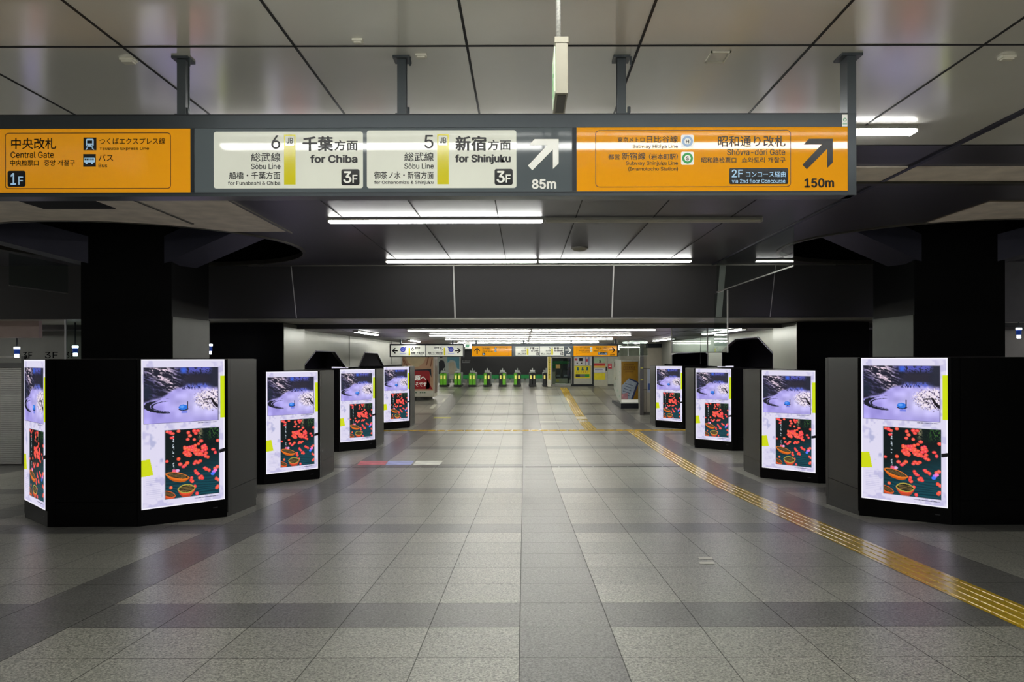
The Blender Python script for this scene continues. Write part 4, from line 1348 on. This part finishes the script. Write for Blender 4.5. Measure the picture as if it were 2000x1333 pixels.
for px, py, d, lab in ((33, 688, 14.0, 'small bright lamp with a blue band at the far left edge'), (147, 686, 14.0, 'small bright lamp with a blue band seen through the left glass pane'),
                       (409, 683, 13.2, 'bright lamp seen in the gap right of the nearest left column'), (1990, 655, 14.5, 'small bright lamp with a blue band at the right edge')):
    x = Px(px, d)
    tq = thing('aisle_lamp', (x, d, Ph(py + 8, d)), lab, 'lamp', 'small lamps in the side aisles')
    MB().cyl(x, d, Ph(py + 8, d), Ph(py + 2, d), 0.035, 16).build('bulb', mat('aisle_lamp_glow', (235, 240, 255), 0.4, emit=9.0), tq)
    MB().cyl(x, d, Ph(py + 2, d), Ph(py - 8, d), 0.045, 16).build('blue_band', mat('blue_band', (30, 70, 170), 0.4, emit=0.25), tq)
    MB().cyl(x, d, Ph(py - 8, d), Ph(py - 12, d), 0.05, 16).build('upper_glow', MATS['aisle_lamp_glow'], tq)
    MB().cyl(x, d, Ph(py - 12, d), zb if d < 15 else ZF, 0.012, 8).build('stem', M_frame_dark, tq)
# right aisle
struct('wall_side_right', MB().box(7.6, 22, 15.6, 15.7, fl(15.6), CH + 2.5), mat('aisle_wall_right', (126, 122, 122), 0.55, 0.1, 0.08, 2))
struct('wall_aisle_upper', MB().poly([(Px(1960, 12.2), 12.3, Ph(631, 12.2)), (14, 12.3, Ph(631, 12.2)), (14, 12.3, Ph(455, 12.2)), (Px(1960, 12.2), 12.3, Ph(475, 12.2))]), mat('pale_panel', (112, 110, 114), 0.5, 0.1))
# hall shell behind the viewpoint and at the sides
struct('wall_rear', MB().box(-22, 22, -14.2, -14.0, 0.5, ZC), mat('shell_dark', (60, 60, 62), 0.6))
struct('wall_far_left', MB().box(-22.2, -22, -14, 30, 0, ZC), MATS['shell_dark'])
struct('wall_far_right', MB().box(22, 22.2, -14, 30, 0, ZC), MATS['shell_dark'])

# ------------------------------------------------------------------ tactile paving
M_tact = mat('tactile_yellow', (196, 162, 46), 0.2, 0.0, 0.12, 14, ior=1.7)


def tactile(x0, x1, y0, y1, label, bars=True, step=0.30):
    q = MB()
    n = max(1, int(round((y1 - y0) / step)))
    for i in range(n):
        a = y0 + (y1 - y0) * i / n; b = y0 + (y1 - y0) * (i + 1) / n
        za, zb_ = fl(a) + 0.003, fl(b) + 0.003
        q.poly([(x0, a + 0.002, za), (x1, a + 0.002, za), (x1, b - 0.002, zb_), (x0, b - 0.002, zb_)])
        if bars:
            w_ = (x1 - x0) / 4
            for k in range(4):
                xc = x0 + w_ * (k + 0.5)
                ha = 0.013
                lo = [(xc - ha, a + 0.012), (xc + ha, a + 0.012), (xc + ha, b - 0.012), (xc - ha, b - 0.012)]
                hi = [(xc - ha * .6, a + 0.018), (xc + ha * .6, a + 0.018), (xc + ha * .6, b - 0.018), (xc - ha * .6, b - 0.018)]
                m_ = len(q.v)
                q.v += [(x, y_, fl(y_) + 0.003) for x, y_ in lo] + [(x, y_, fl(y_) + 0.008) for x, y_ in hi]
                q.f += [[m_ + j for j in f_] for f_ in ((4, 5, 6, 7), (0, 1, 5, 4), (1, 2, 6, 5), (2, 3, 7, 6), (3, 0, 4, 7))]
    return solo('tactile_paving', q, M_tact, label, 'tactile paving', 'yellow tactile paving strips')


tactile(3.255, 3.625, 1.5, 24.3, 'long ribbed yellow tactile strip running past the right-hand kiosks')
tactile(1.98, 2.36, 24.75, 42.4, 'short yellow tactile strip leading to the ticket office')
q = MB(); q.box(-4.6, 5.3, 24.35, 24.70, fl(24.5), fl(24.5) + 0.005)
for i in range(33):
    for k in range(3):
        x = -4.6 + 0.3 * i + 0.05; yy = 24.40 + k * 0.1
        q.box(x, x + 0.2, yy, yy + 0.03, fl(24.5) + 0.005, fl(24.5) + 0.01)
solo('tactile_paving', q, M_tact, 'thin yellow tactile strip crossing the hall between the farthest kiosks', 'tactile paving', 'yellow tactile paving strips')
d = dist(817.5)
q = MB(); q.box(1.98, 2.36, d - 0.35, d + 0.35, fl(d) + 0.004, fl(d) + 0.007) if False else q.poly([(1.97, d - .4, fl(d - .4) + .012), (2.37, d - .4, fl(d - .4) + .012), (2.37, d + .4, fl(d + .4) + .012), (1.97, d + .4, fl(d + .4) + .012)])
solo('floor_patch', q, mat('pale_patch', (214, 200, 160), 0.4), 'pale square patch on the far yellow tactile strip', 'floor patch')
# ------------------------------------------------------------------ floor drains, stickers
dd = 16.0
q = MB()
for x0, x1 in [(-4.3 + i * 0.72, -4.3 + (i + 1) * 0.72 - 0.03) for i in range(11)]:
    q.box(x0, x1, dd - 0.05, dd - 0.035, fl(dd), fl(dd) + 0.004); q.box(x0, x1, dd + 0.035, dd + 0.05, fl(dd), fl(dd) + 0.004)
solo('floor_drain', q, M_seam, 'long thin slotted drain channel across the floor in front of the second kiosks', 'drain')
d2 = dist(811)
q = MB(); q.poly([(-3.6, d2 - .05, fl(d2 - .05) + .003), (3.6, d2 - .05, fl(d2 - .05) + .003), (3.6, d2 + .05, fl(d2 + .05) + .003), (-3.6, d2 + .05, fl(d2 + .05) + .003)])
solo('floor_drain', q, M_seam, 'dark straight drain line across the distant floor before the gates', 'drain')


def floor_quad(name, pts, m, label, cat, group=None, lift=0.003):
    q = MB(); q.poly([(Px(px, dist(py)), dist(py), fl(dist(py)) + lift) for px, py in pts])
    return solo(name, q, m, label, cat, group)


for a, b_, c_, m_, lab in ((697, 755, 0, mat('sticker_red', (206, 112, 118), 0.4, noise=0.2, nscale=3), 'faded red floor sticker, leftmost of the row of three'),
                       (752, 806, 0, mat('sticker_blue', (170, 178, 226), 0.4, noise=0.2, nscale=3), 'faded blue floor sticker in the middle of the row of three'),
                       (806, 862, 0, mat('sticker_white', (228, 228, 216), 0.4, noise=0.2, nscale=3), 'pale white floor sticker, rightmost of the row of three')):
    floor_quad('floor_sticker', [(a, 908.5), (b_ - 4, 908.5), (b_ + 3, 900.5), (a + 7, 900.5)], m_, lab, 'floor sticker', 'floor stickers in a row')
floor_quad('floor_label', [(1362, 1090), (1389, 1090), (1392, 1094.5), (1366, 1094.5)][::-1], mat('label_white', (214, 212, 200), 0.5), 'small white label on the near floor, farther of the two', 'floor label', 'white labels on the near floor')
floor_quad('floor_label', [(1365, 1099), (1392, 1099), (1396, 1103.5), (1366, 1103.5)][::-1], MATS['label_white'], 'small white label on the near floor, nearer of the two', 'floor label', 'white labels on the near floor')
for pts, lab in (([(845, 817.5), (880, 817.5), (880, 814.8), (848, 814.8)], 'yellow floor marking dash left on the distant floor'),):
    floor_quad('floor_marking', pts, mat('marking_yellow', (200, 196, 96), 0.4), lab, 'floor marking')
for pts, lab in (([(838, 798), (846, 798), (854, 789.5), (847, 789.5)], 'white slanted floor mark, nearer of the two beside the poster pillar'),
                 ([(862, 785), (867, 785), (871, 778.5), (867, 778.5)], 'white slanted floor mark, farther of the two beside the poster pillar'),
                 ([(922, 824.8), (995, 824.8), (995, 823.0), (922, 823.0)], 'long white floor line left of the distant dark stripe'),
                 ([(1055, 824.8), (1098, 824.8), (1098, 823.0), (1055, 823.0)], 'short white floor line right of the distant dark stripe')):
    floor_quad('floor_marking', pts, mat('marking_white', (206, 206, 192), 0.4), lab, 'floor marking', 'white floor markings')

# ------------------------------------------------------------------ ticket gates
YG = 43.0
ZG = CH - 1.585
M_gate = mat('gate_green', (110, 190, 50), 0.35, 0, 0.05)
M_gate_dark = mat('gate_dark', (36, 38, 40), 0.4)
M_gate_grey = mat('gate_grey', (178, 184, 182), 0.4, 0.1)
M_gate_screen = mat('gate_screen', (236, 222, 120), 0.4, emit=0.35)


def make_gate(x, kind, label):
    t = thing('ticket_gate', (x, YG + 0.8, ZG), label, 'ticket gate', 'ticket gates in a row')
    w_ = 0.19
    gx0, gx1 = x - w_, x + w_
    y0 = YG
    MB().box(gx0 - 0.02, gx1 + 0.02, y0 - 0.02, y0 + 1.65, ZG, ZG + 0.10).build('plinth', M_gate_dark, t)
    MB().cbox(gx0, gx1, y0 + 0.25, y0 + 1.6, ZG + 0.10, ZG + 0.78, 0.03).build('cabinet', M_gate_grey, t)
    lo, hi = (gx0, x) , (x, gx1)
    lm, hm = {'gg': (M_gate, M_gate), 'gd': (M_gate, M_gate_dark), 'dg': (M_gate_dark, M_gate), 'dd': (M_gate_dark, M_gate_dark)}[kind]
    MB().cbox(lo[0], lo[1] - 0.012, y0, y0 + 0.25, ZG + 0.10, ZG + 0.74, 0.025).build('front_panel', lm, t)
    MB().cbox(hi[0] + 0.012, hi[1], y0, y0 + 0.25, ZG + 0.10, ZG + 0.74, 0.025).build('front_panel', hm, t)
    for a, b_ in (lo, hi):
        MB().box(a + 0.05, b_ - 0.05, y0 - 0.008, y0, ZG + 0.42, ZG + 0.62).build('status_screen', M_gate_screen, t)
    MB().prism_x([(y0 + 0.02, ZG + 0.78), (y0 + 0.10, ZG + 0.88), (y0 + 0.5, ZG + 0.90), (y0 + 0.5, ZG + 0.78)], gx0 + 0.05, gx1 - 0.05).build('card_reader', M_gate_grey, t)
    MB().box(x - 0.03, x + 0.03, y0 + 0.3, y0 + 0.36, ZG + 0.9, ZG + 1.02).build('indicator_post', M_gate_grey, t)
    for s in (-1, 1):
        MB().box(x + s * (w_ + 0.005), x + s * (w_ + 0.17), y0 + 0.9, y0 + 0.93, ZG + 0.18, ZG + 0.42).build('flap', M_gate_grey, t)
    return t


gp = [865.2, 893.3, 922, 951.2, 981, 1010.2, 1040, 1067]
gk = ['gg', 'gg', 'gg', 'gd', 'dg', 'gd', 'dd', 'dd']
gl = ['green ticket gate, leftmost of the row beside the poster pillar', 'green ticket gate, second from the left', 'green ticket gate, third from the left', 'green and black ticket gate, fourth from the left',
      'black and green ticket gate, fifth from the left', 'green and black ticket gate, sixth from the left', 'black ticket gate with yellow screens, seventh from the left', 'black ticket gate beside the yellow lettered post, rightmost of the row']
for px, k, l_ in zip(gp, gk, gl):
    make_gate(Px(px, YG), k, l_)

# hall behind the gates
YW = 58.0
struct('wall_gate_hall', MB().box(Px(900.5, YW), Px(1100, YW), YW, YW + 0.2, ZG, ZF), mat('dark_hoarding', (25, 27, 33), 0.4))
struct('trim_15', MB().box(Px(860, YW), Px(1100, YW), YW - 0.05, YW, ZG + 0.06, ZG + 0.34), mat('green_band', (34, 160, 84), 0.4))
f = Face((0, YW, CH), (1, 0, 0), (0, 0, -1), YW / F)
q = MB(); f.glyph_marks(q, 903 - VX, 703.5 - VY, 919 - VX, 706.5 - VY, 7, 0.02); f.rect(q, 903 - VX, 708 - VY, 917 - VX, 708.8 - VY, 0.02)
solo('hoarding_lettering', q, mat('hoarding_letter', (150, 152, 156), 0.5), 'small pale lettering on the dark hoarding behind the gates', 'lettering')
struct('wall_gate_left', MB().box(-16, Px(900.5, YW), YW - 0.4, YW - 0.2, ZG, ZF), mat('pale_wall', (196, 198, 190), 0.5))
# generic blue posters behind the left gates
f = Face((Px(856, 46), 46.0, Ph(697, 46)), (1, 0, 0), (0, 0, -1), 46 / F)
t = thing('wall_poster', f.p(20, 40), 'pale blue and dark poster panel behind the leftmost gates', 'poster')
q = MB(); f.slab(q, [(0, -6), (42, -6), (42, 36), (0, 36)], -0.03, 0.0); q.build('panel', mat('poster_white', (206, 216, 212), 0.4), t)
q = MB(); f.poly(q, [(1, 10), (5, 6), (11, 8), (14, 18), (12, 22), (15, 30), (14, 34), (1, 34)], 0.01); f.poly(q, [(2, -4), (9, -4), (8, 2), (3, 2)], 0.01); q.build('dark_shape', mat('poster_navy', (26, 34, 52), 0.4), t)
q = MB(); f.poly(q, [(17, -5), (41, -5), (41, 24), (37, 24), (33, 8), (24, 6), (18, 12)], 0.01); q.build('blue_shape', mat('poster_blue', (110, 184, 208), 0.4), t)
q = MB(); f.poly(q, [(20, 12), (30, 10), (35, 20), (33, 34), (20, 34)], 0.02); q.build('cream_shape', mat('poster_cream', (214, 206, 184), 0.4), t)

# poster pillar -------------------------------------------------------
yp = 35.6
fz = fl(yp)
f = Face((0, yp, CH), (1, 0, 0), (0, 0, -1), yp / F)
X0, X1 = Px(778, yp), Px(848, yp)
t = thing('poster_pillar', ((X0 + X1) / 2, yp + 0.6, fz), 'square advertising pillar with a tan poster and red block of white lettering', 'advertising pillar')
MB().box(X0, X1, yp, yp + 1.3, fz + 0.17, ZF - 0.01).build('body', mat('pillar_cream', (196, 190, 176), 0.4), t)
MB().cyl((X0 + X1) / 2, yp + 0.75, fz - 0.05, fz + 0.17, 0.66, 24).build('base', M_steel, t)
MB().box(X1, X1 + 0.015, yp + 0.15, yp + 1.2, fz + 0.35, ZF - 0.05).build('side_poster', mat('side_poster_brown', (96, 76, 66), 0.4, noise=0.5, nscale=4), t)
q = MB(); f.slab(q, [(779 - VX, 690 - VY), (846 - VX, 690 - VY), (846 - VX, 763 - VY), (779 - VX, 763 - VY)], 0.0, 0.012); pp = q.build('poster', mat('poster_tan', (206, 164, 132), 0.4, noise=0.12, nscale=2), t)
q = MB(); f.poly(q, [(792 - VX, 697 - VY), (832 - VX, 697 - VY), (828 - VX, 708 - VY), (818 - VX, 716 - VY), (808 - VX, 717 - VY), (797 - VX, 708 - VY)], 0.02); q.build('pale_shape', mat('poster_pale', (222, 202, 160), 0.4), pp)
q = MB()
for a in ((783, 697, 790, 712), (836, 697, 832, 714), (843, 700, 840, 716), (787, 700, 795, 716)):
    f.poly(q, [(a[0] - VX, a[1] - VY), (a[0] + 2 - VX, a[1] - VY), (a[2] + 2 - VX, a[3] - VY), (a[2] - VX, a[3] - VY)], 0.018)
q.build('brown_streaks', mat('poster_brown', (150, 96, 66), 0.4), pp)
q = MB(); f.poly(q, [(800 - VX, 720 - VY), (806 - VX, 719 - VY), (809 - VX, 722 - VY), (842 - VX, 721 - VY), (843 - VX, 738 - VY), (838 - VX, 726 - VY), (800 - VX, 726 - VY)], 0.02); q.build('navy_band', MATS['poster_navy'], pp)
q = MB(); f.poly(q, f.rr(785 - VX, 724 - VY, 839.5 - VX, 760 - VY, 5), 0.024); f.poly(q, [(834 - VX, 740 - VY), (845 - VX, 761 - VY), (832 - VX, 760 - VY)], 0.024)
q.build('red_block', mat('poster_red', (176, 34, 44), 0.4), pp)
q = MB(); f.text(q, '秋葉原へ', 789 - VX, 733 - VY, 832 - VX, 743 - VY, 0.035, 0.03); f.text(q, 'ようこそです', 789 - VX, 747 - VY, 833 - VX, 755 - VY, 0.035, 0.03); q.build('lettering', M_letter, pp)
q = MB(); f.slab(q, [(779 - VX, 763 - VY), (846 - VX, 763 - VY), (846 - VX, 774 - VY), (779 - VX, 774 - VY)], 0.0, 0.014); q.build('caption_strip', mat('caption_cream', (214, 212, 198), 0.4), t)
q = MB()
for a in (806, 811, 820, 824, 828): f.rect(q, a - VX, 766 - VY, a + 3 - VX, 768 - VY, 0.018)
q.build('caption_marks', mat('caption_green', (70, 110, 80), 0.4), t)

# ------------------------------------------------------------------ right of the gates: office, notice boards, doors
y = 43.5
f = Face((0, y, CH), (1, 0, 0), (0, 0, -1), y / F)
g = lambda *a: [(u - VX, v - VY) for u, v in a]


def R4(a, b, c, d_): return g((a, b), (c, b), (c, d_), (a, d_))


ZT = ZF - 0.005
t = thing('lettered_post', (Px(1073, 42.6), 42.73, ZG), 'white post with yellow strip and dark vertical lettering, right of the gates', 'post')
MB().box(Px(1069, 42.6), Px(1076.5, 42.6), 42.62, 42.85, ZG, ZT).build('post', mat('post_cream', (200, 198, 184), 0.5), t)
f3 = Face((0, 42.62, CH), (1, 0, 0), (0, 0, -1), 42.62 / F)
q = MB(); f3.slab(q, R4(1070.3, 690, 1075.5, 742), 0, 0.01); ys_ = q.build('yellow_strip', mat('notice_yellow', (216, 196, 70), 0.4), t)
q = MB()
for i in range(9): f3.glyph_marks(q, 1071.4 - VX, 699 + i * 4.6 - VY, 1074.6 - VX, 702.6 + i * 4.6 - VY, 1, 0.02)
q.build('lettering', M_ink, ys_)

t = thing('ticket_office', (Px(1097, y), y + 0.2, ZG), 'glazed ticket office window with dark interior equipment and green panels', 'ticket office')
q = MB()
for a in ((1077, 697, 1079, 755), (1115, 690, 1117, 755)): f.slab(q, R4(*a), -0.1, 0.0)
f.slab(q, R4(1077, 690, 1117, 699), -0.1, 0.0); f.slab(q, R4(1077, 751, 1117, 756), -0.1, 0.0)
q.build('frame', mat('alu_frame', (150, 150, 146), 0.4, 0.6), t)
q = MB(); f.slab(q, R4(1079, 699, 1115, 751), -1.6, -1.5); q.build('back_wall', mat('office_back', (108, 112, 112), 0.6), t)
q = MB(); f.slab(q, R4(1079, 706, 1115, 712), -1.2, -1.1); f.slab(q, R4(1079, 713, 1087, 720), -1.1, -1.0); q.build('green_panel', mat('office_green', (28, 116, 66), 0.5), t)
q = MB(); f.slab(q, R4(1087, 713, 1095.5, 720.5), -1.0, -0.95); q.build('orange_lamp', mat('office_orange', (226, 176, 108), 0.5, emit=0.25), t)
q = MB(); f.slab(q, R4(1086, 721, 1096, 740), -1.0, -0.6); f.slab(q, R4(1100, 724, 1113, 740), -1.0, -0.6); f.slab(q, R4(1102, 702, 1112, 722), -1.3, -1.2); q.build('machine', mat('office_machine', (54, 54, 66), 0.5), t)
q = MB(); f.slab(q, R4(1087.5, 733, 1095, 737), -0.6, -0.58); f.slab(q, R4(1102, 733, 1109, 737), -0.6, -0.58); q.build('machine_screen', mat('office_screen', (130, 134, 150), 0.4), t)
q = MB(); f.slab(q, R4(1079, 727, 1085, 751), -0.4, -0.2); f.slab(q, R4(1085, 740, 1109, 749), -0.5, -0.3); q.build('counter', mat('office_counter', (168, 164, 150), 0.5), t)
q = MB(); f.slab(q, R4(1086, 742, 1092, 747), -0.3, -0.28); q.build('counter_notice', mat('counter_yellow', (190, 180, 80), 0.5), t)
q = MB(); f.slab(q, R4(1079, 699, 1115, 751), -0.04, -0.03); q.build('window_glass', M_glass, t)

t = thing('notice_board', (Px(1138, y), y + 0.1, ZG), 'white notice board with blue figures on a yellow poster, between two dark posts', 'notice board')
q = MB(); f.slab(q, R4(1120.5, 694, 1157, 755), -0.15, 0.0); q.build('board', mat('board_grey', (176, 176, 166), 0.5), t)
q = MB(); f.slab(q, R4(1117.5, 694, 1120.5, 756), -0.2, 0.03); f.slab(q, R4(1156.5, 694, 1159.5, 756), -0.2, 0.03); f.slab(q, R4(1120.5, 751, 1156.5, 756), -0.15, 0.02); q.build('frame', M_frame_dark, t)
q = MB(); f.slab(q, R4(1122, 695, 1156, 714.5), 0, 0.01); s1 = q.build('white_sheet', mat('sheet_white', (214, 214, 220), 0.4), t)
q = MB(); f.rect(q, *(g((1131, 700))[0] + g((1138, 706))[0]), 0.02)
for a in ((1126, 709, 1128.5, 711), (1134, 709, 1137, 711)): f.rect(q, a[0] - VX, a[1] - VY, a[2] - VX, a[3] - VY, 0.02)
q.build('dark_print', M_ink, s1)
q = MB()
for a in ((1123, 701, 1127, 705), (1144, 702, 1148, 707)): f.rect(q, a[0] - VX, a[1] - VY, a[2] - VX, a[3] - VY, 0.02)
q.build('red_print', mat('print_red', (206, 70, 86), 0.4), s1)
q = MB(); f.rect(q, 1149.5 - VX, 698 - VY, 1151 - VX, 714 - VY, 0.02); f.rect(q, 1143 - VX, 698 - VY, 1143.8 - VX, 714 - VY, 0.02); q.build('blue_print', mat('print_blue', (70, 96, 160), 0.4), s1)
q = MB(); f.slab(q, R4(1122, 715.5, 1153.5, 739.5), 0, 0.01); s2 = q.build('yellow_sheet', mat('sheet_yellow', (232, 216, 40), 0.4), t)
q = MB()
for cx in (1128.5, 1137.8, 1146.8):
    f.disc(q, cx - VX, 719.5 - VY, 1.6, 0.02, 12); f.poly(q, g((cx - 2.4, 724), (cx - 1.2, 720.5), (cx + 1.2, 720.5), (cx + 2.4, 724)), 0.02)
q.build('blue_figures', mat('figure_teal', (24, 96, 120), 0.4), s2)
q = MB()
for i, a in enumerate((1125, 1129, 1133.5, 1138.5, 1142.5, 1147)): f.glyph_marks(q, a - VX, 725.5 - VY, a + 3.2 - VX, 728.6 - VY, 1, 0.02)
q.build('lettering', mat('print_orange', (206, 96, 30), 0.4), s2)
for a, m_ in (((1124, 731.5, 1132.5, 737), M_gate_dark), ((1132.5, 731.5, 1142.5, 737), mat('notice_grey', (110, 116, 110), 0.4)), ((1142.5, 731.5, 1151, 737), mat('notice_green', (44, 150, 50), 0.4))):
    q = MB(); f.rect(q, a[0] - VX, a[1] - VY, a[2] - VX, a[3] - VY, 0.02); q.build('colour_field', m_, s2)

t = thing('service_door', (Px(1172, y), y, ZG), 'cream service door with red-headed white notice and a yellow notice', 'door panel')
q = MB(); f.slab(q, R4(1159.5, 694, 1186.5, 755), -0.1, 0.0); q.build('panel', mat('door_cream', (190, 188, 170), 0.5), t)
q = MB(); f.slab(q, R4(1160, 700, 1182, 709), 0, 0.008); q.build('green_sheet', mat('sheet_palegreen', (176, 206, 170), 0.4), t)
q = MB(); f.slab(q, R4(1160, 710.5, 1182, 715.2), 0, 0.012); q.build('red_header', mat('header_red', (196, 44, 48), 0.4), t)
q = MB(); f.slab(q, R4(1160, 715.2, 1182.5, 719), 0, 0.012); q.build('orange_strip', mat('strip_orange', (232, 190, 90), 0.4), t)
q = MB(); f.slab(q, R4(1160, 720, 1182, 728), 0, 0.012); ws = q.build('white_sheet', MATS['sheet_white'], t)
q = MB(); f.rect(q, 1162 - VX, 722 - VY, 1177 - VX, 723 - VY, 0.018); f.rect(q, 1162 - VX, 725 - VY, 1178 - VX, 725.8 - VY, 0.018); q.build('print_lines', MATS['print_blue'], ws)
q = MB(); f.slab(q, R4(1160.5, 729.5, 1182, 742.5), 0, 0.012); q.build('yellow_sheet', MATS['sheet_yellow'], t)
q = MB(); f.slab(q, R4(1182.8, 717, 1185, 725), 0, 0.05); q.build('handle', M_frame_dark, t)
q = MB(); f.disc(q, 1171.5 - VX, 705 - VY, 1.2, 0.02, 10); f.poly(q, g((1170, 709), (1170.7, 706), (1173, 706), (1173.6, 709)), 0.02); q.build('figure_mark', M_ink, t)

t = thing('wall_panel_unit', (Px(1193, y), y, ZG), 'pale wall panel with a small red poster beside the cream service door', 'wall panel')
q = MB(); f.slab(q, R4(1187, 690, 1212, 755), -0.1, -0.02); q.build('panel', mat('panel_pale', (186, 190, 178), 0.5), t)
q = MB(); f.slab(q, R4(1187.5, 711, 1195, 721), -0.02, 0.0); rp = q.build('red_poster', mat('poster_redpink', (206, 50, 70), 0.4), t)
q = MB(); f.rect(q, 1188.8 - VX, 713.5 - VY, 1193.8 - VX, 714.5 - VY, 0.01); f.rect(q, 1188.8 - VX, 716.5 - VY, 1193.8 - VX, 717.3 - VY, 0.01); q.build('print_lines', M_letter, rp)
q = MB(); f.slab(q, R4(1187, 751, 1212, 756), -0.02, 0.0); q.build('skirting', mat('skirt_grey', (90, 90, 84), 0.5), t)

# gold poster stand (a bulky advertising case turned towards the hall)
ya = dist(799)
za = fl(ya)
a0, a1 = (Px(1212.5, ya), ya), (Px(1247, ya), ya)
b0 = (Px(1198.5, ya * 1.30), ya * 1.30)
t = thing('poster_stand', ((a0[0] + a1[0]) / 2, ya + 0.6, za), 'bulky advertising stand with a gold poster of documents and a pale green side', 'advertising stand')
z_b = Ph(789, ya); z_t = Ph(706, ya)
MB().prism([a0, a1, (a1[0], ya + 2.4), (a0[0] - 0.1, ya + 2.4)], za - 0.02, z_b).build('base', mat('stand_navy', (22, 26, 40), 0.4), t)
MB().prism([a0, a1, (a1[0], ya * 1.25), b0], z_b, z_t + 0.04).build('body', mat('stand_white', (202, 206, 200), 0.4), t)
fg = Face((0, ya, CH), (1, 0, 0), (0, 0, -1), ya / F)
q = MB(); fg.slab(q, R4(1213.5, 707, 1246, 781), 0, 0.012); gd = q.build('gold_poster', mat('gold', (176, 132, 30), 0.4, noise=0.15, nscale=3), t)
q = MB(); fg.glyph_marks(q, 1219 - VX, 712.5 - VY, 1238 - VX, 714.6 - VY, 9, 0.02); fg.glyph_marks(q, 1217 - VX, 717 - VY, 1241 - VX, 720.5 - VY, 7, 0.02)
fg.rect(q, 1217 - VX, 723 - VY, 1241 - VX, 723.6 - VY, 0.02); fg.rect(q, 1221 - VX, 727 - VY, 1237 - VX, 727.6 - VY, 0.02)
q.build('lettering', M_brownink, gd)
q = MB(); fg.poly(q, g((1229, 739), (1245, 746), (1232, 781), (1214, 781), (1214, 754)), 0.016); q.build('document_sheet', mat('doc_pale', (176, 190, 206), 0.4, noise=0.15, nscale=5), gd)
q = MB(); fg.poly(q, g((1229, 739), (1245, 746), (1244, 749), (1228, 741.5)), 0.02); fg.poly(q, g((1245, 746), (1247, 750), (1236, 781), (1232, 781)), 0.02)
for i in range(5):
    fg.poly(q, g((1221 - i * 1.4, 749 + i * 5), (1236 - i * 1.8, 754 + i * 5), (1235.7 - i * 1.8, 754.9 + i * 5), (1220.7 - i * 1.4, 749.9 + i * 5)), 0.02)
q.build('document_print', mat('doc_navy', (52, 66, 112), 0.4), gd)
q = MB(); fg.poly(q, g((1214, 770), (1226, 768), (1226, 781), (1214, 781)), 0.022); q.build('pink_print', mat('doc_pink', (206, 150, 160), 0.4, noise=0.3, nscale=8), gd)
q = MB(); fg.slab(q, R4(1213.5, 781.5, 1246, 787), 0, 0.012); q.build('white_strip', M_letter, t)
# green printed side of the stand
fs = Face((b0[0], b0[1], CH), (Vector((a0[0] - b0[0], a0[1] - b0[1], 0))).normalized(), (0, 0, -1), 1.0)
Ls = math.hypot(a0[0] - b0[0], a0[1] - b0[1])
q = MB()
rs = random.Random(3)
for i in range(26):
    u = rs.uniform(0.06, Ls - 0.5) ; v = rs.uniform(-0.1, 1.7)
    fs.rect(q, u, v, u + rs.uniform(0.15, 0.5), v + rs.uniform(0.02, 0.07), 0.01)
q.build('side_print', mat('side_green', (90, 176, 140), 0.4), t)
q = MB(); fs.rect(q, 1.0, 0.2, 1.5, 0.5, 0.012); fs.rect(q, Ls * 0.35, 0.95, Ls * 0.35 + 0.3, 1.1, 0.012); q.build('side_dark_print', M_ink, t)

# steel post and cream wall on the right
ys2 = dist(812)
t = thing('steel_post', (Px(1254, ys2), ys2, fl(ys2)), 'tall dark steel post beside the gold poster stand', 'post')
MB().box(Px(1250, ys2), Px(1257, ys2), ys2, ys2 + 0.15, fl(ys2), ZT).build('shaft', mat('post_steel', (104, 104, 100), 0.35, 0.6), t)
q = MB()
for v in (718, 741): q.box(Px(1251, ys2), Px(1256, ys2), ys2 - 0.01, ys2, Ph(v + 3, ys2), Ph(v, ys2))
q.build('yellow_tag', mat('tag_yellow', (196, 190, 90), 0.4), t)
struct('wall_cream', MB().box(Px(1257, ys2), 5.4, ys2 + 0.15, ys2 + 0.3, fl(ys2) + 0.12, ZF - 0.0), mat('cream_tile', (186, 180, 160), 0.4, 0, 0.04))
struct('baseboard_cream', MB().box(Px(1257, ys2), 5.4, ys2 + 0.13, ys2 + 0.3, fl(ys2) - 0.02, fl(ys2) + 0.12), mat('skirt_dark', (96, 96, 88), 0.5))
q = MB()
for u in (1263, 1294): q.box(Px(u, ys2) - 0.006, Px(u, ys2) + 0.006, ys2 + 0.142, ys2 + 0.151, fl(ys2) + 0.1, ZF - 0.2)
for v in (721, 762): q.box(Px(1257, ys2), 5.4, ys2 + 0.142, ys2 + 0.151, Ph(v, ys2) - 0.008, Ph(v, ys2) + 0.008)
struct('trim_16', q, M_seam)
struct('trim_17', MB().box(Px(1262, ys2), 5.4, ys2 + 0.0, ys2 + 0.14, Ph(680, ys2), Ph(672, ys2)), M_frame_dark)
t = thing('wall_notice', (Px(1268, ys2), ys2 + 0.14, Ph(770, ys2)), 'narrow pale blue notice on the cream wall beside the farthest right kiosk', 'notice')
MB().box(Px(1265.5, ys2), Px(1272, ys2), ys2 + 0.135, ys2 + 0.15, Ph(768, ys2), Ph(722, ys2)).build('sheet', mat('notice_blue', (180, 190, 206), 0.4), t)
MB().box(Px(1266.5, ys2), Px(1271, ys2), ys2 + 0.13, ys2 + 0.136, Ph(763, ys2), Ph(750, ys2)).build('blue_field', MATS['print_blue'], t)
# cream tiled return walls closing the gate hall on both sides
struct('wall_hall_right', MB().box(Px(1212, 43.5), 12, 43.9, 44.0, ZG, ZF), mat('hall_wall', (176, 174, 160), 0.5))
struct('wall_hall_left', MB().box(-16, -5.9, 37.0, 37.1, fl(37), ZF), MATS['hall_wall'])
